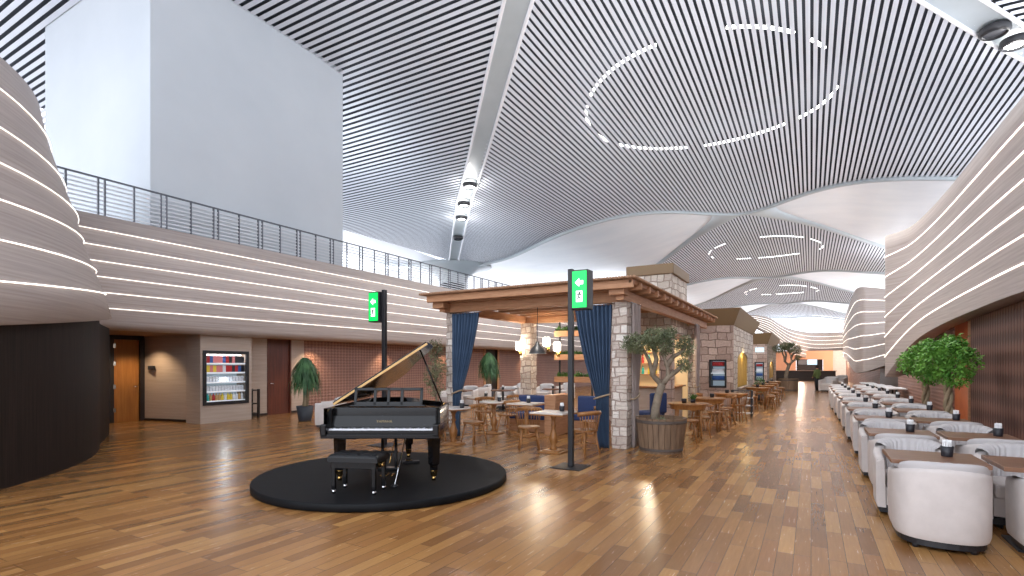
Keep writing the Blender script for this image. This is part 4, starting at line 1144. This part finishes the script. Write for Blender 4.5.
# rafters end at the building
def kiosk(x0, x1, y0, y1, ztop, zcap, label, frd, arch):
    t = thing('stone_kiosk', label, 'kiosk', (x1, y0, 0)); W_ = x1 - x0; D = y1 - y0
    ax0, ax1, az0, az1, rise = arch   # along y on the side face
    fx0, fx1, fz0_, fz1_ = frd
    m = MB()
    m.box((-W_, 0, 0), (fx0, .2, zcap)); m.box((fx1, 0, 0), (0, .2, zcap)); m.box((fx0, 0, 0), (fx1, .2, fz0_)); m.box((fx0, 0, fz1_), (fx1, .2, zcap)); m.box((-W_, D - .2, 0), (0, D, zcap)); m.box((-W_, .2, 0), (-W_ + .2, D - .2, zcap))
    m.build('wall', 'stonep', t)
    # side wall with arch
    n = 12; c = (ax0 + ax1) / 2; r = (ax1 - ax0) / 2
    top = [(c - r * math.cos(PI * i / n), az1 + rise * math.sin(PI * i / n)) for i in range(n + 1)]
    m = MB()
    m.box((-.2, .2, 0), (0, ax0, zcap)); m.box((-.2, ax1, 0), (0, D - .2, zcap)); m.box((-.2, ax0, 0), (0, ax1, az0))
    for (a, za), (b, zb) in zip(top, top[1:]):
        m.add([(0, a, za), (0, b, zb), (0, b, zcap), (0, a, zcap), (-.2, a, za), (-.2, b, zb), (-.2, b, zcap), (-.2, a, zcap)], [(0, 1, 2, 3), (5, 4, 7, 6), (4, 5, 1, 0)])
    m.build('wall', 'stone', t)
    MB().box((-.12, ax0 - .1, az0 - .1), (-.05, ax1 + .1, az1 + rise + .05)).build('arch_niche', 'yellow', t)
    MB().box((-.05, ax0, az0 - .05), (.12, ax1, az0)).build('ledge', 'beige', t)
    # flared cornice
    o_ = .28
    m = MB(); a = [(-W_ - .03, -.03, zcap), (.03, -.03, zcap), (.03, D + .03, zcap), (-W_ - .03, D + .03, zcap)]; b = [(-W_ - o_, -o_, ztop), (o_, -o_, ztop), (o_, D + o_, ztop), (-W_ - o_, D + o_, ztop)]
    m.add(a + b, [(0, 1, 5, 4), (1, 2, 6, 5), (2, 3, 7, 6), (3, 0, 4, 7), (4, 5, 6, 7), (3, 2, 1, 0)]); m.build('cornice', 'olivecap', t)
    f = MB().box((fx0, .06, fz0_), (fx1, .6, fz1_)).build('cool_cabinet', 'black', t) if False else None
    MB().box((fx0, .5, fz0_), (fx1, .55, fz1_)).build('fridge_back', 'coolback', t)
    m = MB().box((fx0, -.02, fz0_), (fx0 + .06, .5, fz1_)).box((fx1 - .06, -.02, fz0_), (fx1, .5, fz1_)).box((fx0, -.02, fz1_ - .06), (fx1, .5, fz1_)).box((fx0, -.02, fz0_), (fx1, .5, fz0_ + .06)); m.build('fridge_frame', 'black', t)
    hh_ = (fz1_ - fz0_)
    for q in (.25, .5, .75): s_ = MB().box((fx0 + .06, .05, fz0_ + hh_ * q), (fx1 - .06, .48, fz0_ + hh_ * q + .03)).build('fridge_shelf', 'shelfwhite' if q == .5 else 'rail', t)
    lamp('POINT', (.1, c, az1 + rise - .1), 8, (1, .8, .4), .06, parent=t)
    lamp('POINT', ((fx0 + fx1) / 2, .15, fz1_ - .15), 10, (.9, .95, 1), .08, parent=t)
    return t
k2x = -2.4; k2y, kz = onX(733, k2x); k2e = onX(753, k2x)[0]
a0 = onX(737.5, k2x)[0] - k2y; a1 = onX(748, k2x)[0] - k2y
f0 = onY(709, k2y)[0] - k2x; f1 = onY(726.5, k2y)[0] - k2x
kiosk(-4.9, k2x, k2y, k2e, hgt(308.5, kz), hgt(325, kz), 'pink stone kiosk with fridge in front and ochre arch on the aisle side, nearer one', (f0, f1, hgt(388, kz), hgt(359.5, kz)), (a0, a1, hgt(386, kz * 1.15), hgt(361, kz * 1.25), .32))
k3x = -2.3; k3y, kz3 = onX(767, k3x); k3e = onX(776, k3x)[0]
a0 = onX(769.3, k3x)[0] - k3y; a1 = onX(774, k3x)[0] - k3y
f0 = onY(754.5, k3y)[0] - k3x; f1 = onY(764, k3y)[0] - k3x
kk = kiosk(-5.6, k3x, k3y, k3e, hgt(333, kz3), hgt(344, kz3), 'stone kiosk with lit screen on its front, farther one down the hall', (f0, f1, hgt(381, kz3), hgt(362, kz3)), (a0, a1, hgt(378, kz3 * 1.1), hgt(366, kz3 * 1.1), .3))
MB().box((f0 + .05, -.06, hgt(352, kz3)), (f1, -.01, hgt(347.5, kz3))).build('sign_screen', 'screen', kk)
rr = random.Random(5)
for (xx, yy, zz, w_, nn) in ((k2x, k2y, kz, 1, 'nearer'), (k3x, k3y, kz3, 1, 'farther')):
    fa, fb_ = (onY(709, k2y)[0], onY(726.5, k2y)[0]) if nn == 'nearer' else (onY(754.5, k3y)[0], onY(764, k3y)[0])
    lo, hi = (hgt(388, kz), hgt(359.5, kz)) if nn == 'nearer' else (hgt(381, kz3), hgt(362, kz3))
    for q, sn_, cc in ((.75, 'top', 'red'), (.5, 'middle', 'whitep'), (.25, 'lower', 'navyp')):
        for i in range(7):
            o = pack('can', cc); o.location = (fa + .12 + (fb_ - fa - .24) * i / 6, yy + .14, lo + (hi - lo) * q + .03)
            tag(o, f'{cn[cc] if isinstance(cn, dict) else cc} can on the {sn_} shelf of the {nn} stone kiosk fridge', 'can', f'cans on the {sn_} shelf of the {nn} kiosk fridge')

# ------------------------------------------------------------------ plants
def leaves(m, c, rad, n, L, w, r, down=0.0, flat=1.0):
    for _ in range(n):
        while True:
            p = Vector((r.uniform(-1, 1), r.uniform(-1, 1), r.uniform(-1, 1)))
            if .3 < p.length < 1: break
        p = Vector((p.x * rad[0], p.y * rad[1], p.z * rad[2])) + Vector(c)
        d = Vector((r.uniform(-1, 1), r.uniform(-1, 1), r.uniform(-.8, .8) - down)).normalized(); s_ = d.cross(Vector((r.uniform(-1, 1), r.uniform(-1, 1), 1))).normalized() * w; l = L * r.uniform(.6, 1.3)
        m.add([p, p + d * l * .5 + s_, p + d * l, p + d * l * .5 - s_], [(0, 1, 2, 3)])
def barrel(t, r0, r1, h):
    m = MB(); n = 26
    for i in range(n):
        a0, a1 = 2 * PI * i / n + .012, 2 * PI * (i + 1) / n - .012
        P_ = []
        for (r_, z) in ((r0, 0), (r1, h)):
            P_ += [(r_ * math.cos(a0), r_ * math.sin(a0), z), (r_ * math.cos(a1), r_ * math.sin(a1), z), ((r_ - .04) * math.cos(a1), (r_ - .04) * math.sin(a1), z), ((r_ - .04) * math.cos(a0), (r_ - .04) * math.sin(a0), z)]
        m.add(P_, [(0, 1, 5, 4), (1, 2, 6, 5), (2, 3, 7, 6), (3, 0, 4, 7), (0, 3, 2, 1), (4, 5, 6, 7)])
    pl_ = m.build('planter', 'barrel', t)
    for z, hh_ in ((.04, .05), (h - .1, .06)):
        rz_ = r0 + (r1 - r0) * z / h; rt = r0 + (r1 - r0) * (z + hh_) / h
        MB().lathe([(rz_ + .006, z), (rt + .006, z + hh_), (rt - .01, z + hh_), (rz_ - .01, z)], n=40, caps=False).build('hoop', 'hoop', pl_)
    MB().lathe([(r1 - .06, h - .1), (.01, h - .06)], n=24, caps=False).build('soil', 'soil', t)
    return pl_
def olive(loc, rz, label, s=1, pr=(.40, .48, .66)):
    t = thing('potted_olive_tree', label, 'tree', loc, rz); r = random.Random(int(loc[0] * 10) + 5)
    barrel(t, *pr); h = pr[2] - .08
    m = MB()
    m.tube([(-.12, 0, h), (-.1, .02, h + .25), (-.05, 0, h + .5), (.02, .0, h + .72)], [.095, .08, .075, .075], 10)
    br = [[(.02, 0, h + .7), (-.16, .04, h + .9), (-.22, 0, h + 1.15), (-.34, -.02, h + 1.38), (-.5, -.05, h + 1.5)],
          [(-.16, .04, h + .88), (-.06, .1, h + 1.2), (-.14, .12, h + 1.5), (-.1, .1, h + 1.7)],
          [(.02, 0, h + .7), (.14, -.04, h + .88), (.1, -.05, h + 1.1), (.0, -.06, h + 1.35), (.03, -.1, h + 1.6)],
          [(.12, -.04, h + .86), (.32, .02, h + .98), (.45, .03, h + 1.12)], [(.1, -.05, h + 1.08), (.25, .05, h + 1.25), (.42, .08, h + 1.34), (.52, .1, h + 1.5)]]
    rad = [.06, .045, .035, .025, .015]
    for b_ in br: m.tube(b_, rad[:len(b_)], 8)
    m.build('trunk', 'bark', t)
    m = MB()
    for c, rd, n in (((-.48, -.04, h + 1.5), (.3, .26, .2), 900), ((-.1, .1, h + 1.62), (.27, .26, .2), 900), ((.05, -.08, h + 1.5), (.22, .24, .22), 600), ((.5, .1, h + 1.45), (.17, .2, .24), 500), ((.46, .03, h + 1.08), (.15, .14, .14), 260), ((.18, .05, h + 1.72), (.16, .16, .1), 200), ((-.06, 0, h + .02), (.18, .18, .06), 80)):
        leaves(m, c, rd, int(n * 1.4), .075, .011, r)
    m.build('foliage', 'olive', t)
    t.scale = (s,) * 3
v = GZ(661, 9.87); olive(v, YAW, 'gnarled olive tree in a round wooden stave planter beside the pergola', .97)
v = GZ(788.5, 32.5); olive(v, YAW, 'distant olive tree in a planter near the end of the hall', 1.3, (.42, .42, .6))
# olive-like shrub behind the piano by the left pillar
v = GZ(435.5, 12.2); t = thing('potted_olive_shrub', 'slim olive shrub in a dark pot behind the piano lid, left of the stone pillar', 'tree', v)
MB().lathe([(.16, 0), (.2, .02), (.23, .4), (.21, .4), (.2, .36), (.01, .36)], n=20).build('pot', 'pot', t)
m = MB(); m.tube([(0, 0, .3), (.03, 0, .8), (-.02, .02, 1.3), (0, 0, 1.9)], [.03, .025, .02, .01], 8).tube([(-.02, .02, 1.2), (.14, .03, 1.6)], [.015, .008], 6).tube([(0, 0, .9), (-.15, 0, 1.4)], [.015, .008], 6).build('trunk', 'bark', t)
m = MB(); r = random.Random(9)
for c, rd, n in (((0, 0, 1.95), (.2, .2, .3), 500), ((.1, 0, 1.5), (.22, .2, .25), 450), ((-.14, 0, 1.35), (.2, .18, .25), 400), ((.02, 0, 1.05), (.2, .2, .2), 250)): leaves(m, c, rd, n, .08, .01, r)
m.build('foliage', 'olive', t)
def palm(loc, label, s=1):
    t = thing('potted_ponytail_palm', label, 'potted plant', loc); r = random.Random(4)
    MB().lathe([(.17, 0), (.18, .02), (.24, .44), (.22, .44), (.2, .38), (.01, .38)], n=24).build('pot', 'pot', t)
    MB().tube([(0, 0, .34), (.01, 0, .6), (0, .01, 1.0), (0, 0, 1.25)], [.09, .06, .05, .045], 10).tube([(.04, .02, .36), (.1, .02, .8), (.08, .03, 1.1)], [.05, .035, .03], 8).build('trunk', 'bark2', t)
    m = MB()
    for (cx_, cz) in ((0, 1.35), (.06, 1.15), (0, 1.5)):
        for _ in range(230):
            a = r.uniform(0, 2 * PI); el = r.uniform(-.3, 1.3); l = r.uniform(.4, .72)
            p = Vector((cx_, 0, cz)); out_ = Vector((math.cos(a), math.sin(a), 0)); s_ = Vector((-math.sin(a), math.cos(a), 0)) * .014
            q1 = p + out_ * l * .35 * math.cos(el) + Vector((0, 0, .3 * math.sin(el) + .05)); q2 = q1 + out_ * l * .35 * math.cos(el) * .8 - Vector((0, 0, l * .35)); q3 = q2 + out_ * .05 - Vector((0, 0, l * .45))
            m.add([p - s_ * .5, p + s_ * .5, q1 + s_, q1 - s_, q2 + s_, q2 - s_, q3], [(0, 1, 2, 3), (3, 2, 4, 5), (5, 4, 6)])
    m.build('foliage', 'palm', t); t.scale = (s,) * 3
v = G(305, 421); palm(v, 'tall ponytail palm in a dark pot right of the mahogany door', 1.0)
palm(GZ(488.5, 24.6), 'second ponytail palm by the dark doorway seen under the pergola', 1.2)
# ficus trees at the right wall
def ficus(loc, label, seed, tr=1):
    t = thing('potted_ficus', label, 'tree', loc); r = random.Random(seed)
    MB().lathe([(.2, 0), (.22, .02), (.27, .5), (.25, .5), (.23, .44), (.01, .44)], n=24).build('pot', 'pot', t)
    m = MB()
    for k in range(3):
        P_ = [(.05 * math.cos(k * 2.09 + z * 7), .05 * math.sin(k * 2.09 + z * 7), .42 + z) for z in [i * .08 for i in range(13)]]
        m.tube(P_, .036, 8)
    for k in range(5):
        a = k * 1.26; m.tube([(0, 0, 1.3), (.15 * math.cos(a), .15 * math.sin(a), 1.5), (.36 * math.cos(a), .3 * math.sin(a), 1.75)], [.02, .014, .008], 6)
    m.build('trunk', 'bark2', t)
    m = MB()
    for c, rd, n in (((0, 0, 1.85), (.4, .4, .3), 1300), ((.2, .1, 1.68), (.33, .33, .3), 800), ((-.26, -.1, 1.68), (.3, .3, .3), 800), ((.05, -.15, 1.42), (.3, .28, .24), 600), ((.1, .2, 2.08), (.26, .26, .16), 300)): leaves(m, c, rd, n, .085, .02, r, .3)
    m.build('foliage', 'ficus', t)
fy = onX(946, 2.36)[0]; ficus((2.36, fy - .2, 0), 'braided-trunk ficus at the right wall, the nearer and fuller one', 21)
fy2 = onX(925, 2.3)[0]; ficus((2.3, fy2 - .1, 0), 'braided-trunk ficus at the right wall, the farther one to the left', 22)
# small green bush by the kiosk
v = GZ(752, 17.4); t = thing('potted_bush', 'small green bush in a dark pot at the corner of the nearer kiosk', 'potted plant', (k2x + .42, k2y + 5.6, 0))
MB().lathe([(.14, 0), (.18, .3)], n=16).build('pot', 'pot', t); m = MB(); leaves(m, (0, 0, .7), (.25, .25, .4), 400, .09, .02, random.Random(2)); m.build('foliage', 'herb', t)

# blue chair seen beside the bar
v = GZ(651, 12.9); t = thing('blue_armchair', 'dark blue upholstered chair behind the olive tree at the bar', 'armchair', v, 1.0)
MB().box((-.24, -.24, .38), (.24, .24, .5)).build('seat', 'bluesofa', t, bevel=.04); MB().box((-.25, -.3, .45), (.25, -.2, .95)).build('backrest', 'bluesofa', t, bevel=.04)
for sx in (-.2, .2):
    for sy in (-.2, .2): MB().tube([(sx, sy, .4), (sx * 1.1, sy * 1.1, 0)], .016, 8).build('leg', 'chairwood', t)

# ------------------------------------------------------------------ person
v = GZ(817, 32.2); t = thing('person', 'person in an olive top and black trousers standing in the far aisle', 'person', v, YAW + .3)
def skin(name, pts, edges, rad, m_, parent, root=0):
    me = bpy.data.meshes.new(name); me.from_pydata(pts, edges, []); me.materials.append(M[m_])
    o = bpy.data.objects.new(name, me); COL.objects.link(o); o.parent = parent
    s_ = o.modifiers.new('k', 'SKIN'); s_.use_smooth_shade = True
    ly_ = me.skin_vertices[0] if me.skin_vertices else None
    if ly_ is None:
        return o
    for i, r_ in enumerate(rad): ly_.data[i].radius = r_ if isinstance(r_, tuple) else (r_, r_)
    ly_.data[root].use_root = True
    q = o.modifiers.new('s', 'SUBSURF'); q.levels = 1; q.render_levels = 1
    return o
def figure(parent):
    def pipe(name, chains, m_):
        m = MB()
        for pts, rad in chains: m.tube(pts, rad, 12)
        return m.build(name, m_, parent)
    def torso(rings, m):
        rows = [[(cx_ + a * math.cos(2 * PI * i / 16), cy_ + b * math.sin(2 * PI * i / 16), z) for i in range(16)] for z, a, b, cx_, cy_ in rings]
        m.grid(rows, close=True)
    # one continuous skinned body
    me = bpy.data.meshes.new('body')
    V = [(0, 0, .92), (0, 0, 1.1), (0, 0, 1.3), (0, -.01, 1.42), (0, -.01, 1.5), (0, .0, 1.6),
         (.1, 0, .86), (.11, .02, .48), (.12, 0, .08), (.12, .12, .03), (-.1, 0, .86), (-.12, -.03, .48), (-.14, -.08, .08), (-.14, .03, .03),
         (.19, 0, 1.38), (.24, -.02, 1.12), (.22, .1, .92), (.22, .14, .84), (-.19, 0, 1.38), (-.24, -.02, 1.12), (-.22, .12, .95), (-.21, .17, .88)]
    E_ = [(0, 1), (1, 2), (2, 3), (3, 4), (4, 5), (0, 6), (6, 7), (7, 8), (8, 9), (0, 10), (10, 11), (11, 12), (12, 13), (2, 14), (14, 15), (15, 16), (16, 17), (2, 18), (18, 19), (19, 20), (20, 21)]
    R_ = [.13, .12, .14, .06, .055, .1, .085, .06, .042, .04, .085, .06, .042, .04, .055, .042, .032, .035, .055, .042, .032, .035]
    me.from_pydata(V, E_, []); me.materials.append(M['skin'])
    o = bpy.data.objects.new('body', me); COL.objects.link(o); o.parent = parent
    o.modifiers.new('k', 'SKIN').use_smooth_shade = True
    if me.skin_vertices:
        for i, r_ in enumerate(R_): me.skin_vertices[0].data[i].radius = (r_, r_ * (.75 if i < 3 else 1))
        me.skin_vertices[0].data[0].use_root = True
    q = o.modifiers.new('s', 'SUBSURF'); q.levels = 1; q.render_levels = 1
    m = MB(); torso([(.86, .17, .13, 0, 0), (1.0, .16, .125, 0, 0), (1.15, .165, .125, 0, 0), (1.3, .19, .13, 0, 0), (1.42, .17, .11, 0, 0), (1.47, .08, .08, 0, 0)], m)
    m.tube([(.17, 0, 1.39), (.245, -.02, 1.12), (.225, .09, .94)], [.07, .058, .048], 12); m.tube([(-.17, 0, 1.39), (-.245, -.02, 1.12), (-.225, .11, .97)], [.07, .058, .048], 12); m.build('jacket', 'shirt', parent)
    m = MB(); torso([(.94, .165, .125, 0, 0), (.86, .17, .13, 0, 0), (.8, .15, .12, 0, 0)], m)
    m.tube([(.08, 0, .86), (.11, .02, .48), (.12, 0, .07)], [.1, .08, .062], 12); m.tube([(-.08, 0, .86), (-.12, -.03, .48), (-.14, -.08, .07)], [.1, .08, .062], 12); m.build('trousers', 'trousers', parent)
    MB().ball((0, -.02, 1.64), .112, 14, sz=1.1).build('hair', 'hair', parent)
    MB().ball((.12, .06, .04), .05, 10, sy=2.2, sz=.8).ball((-.14, -.02, .04), .05, 10, sy=2.2, sz=.8).build('shoes', 'black', parent)
figure(t); t.scale = (.93,) * 3
# roof-lit warm bounce under the pergola and general lamps inside
for (x, y) in ((-5.8, 11.2), (-4.2, 11.2), (-5.6, 13)): lamp('SPOT', (x, y, 3.05), 50, (1, .92, .78), .08, (0, 0, 0), 2.2, .8)
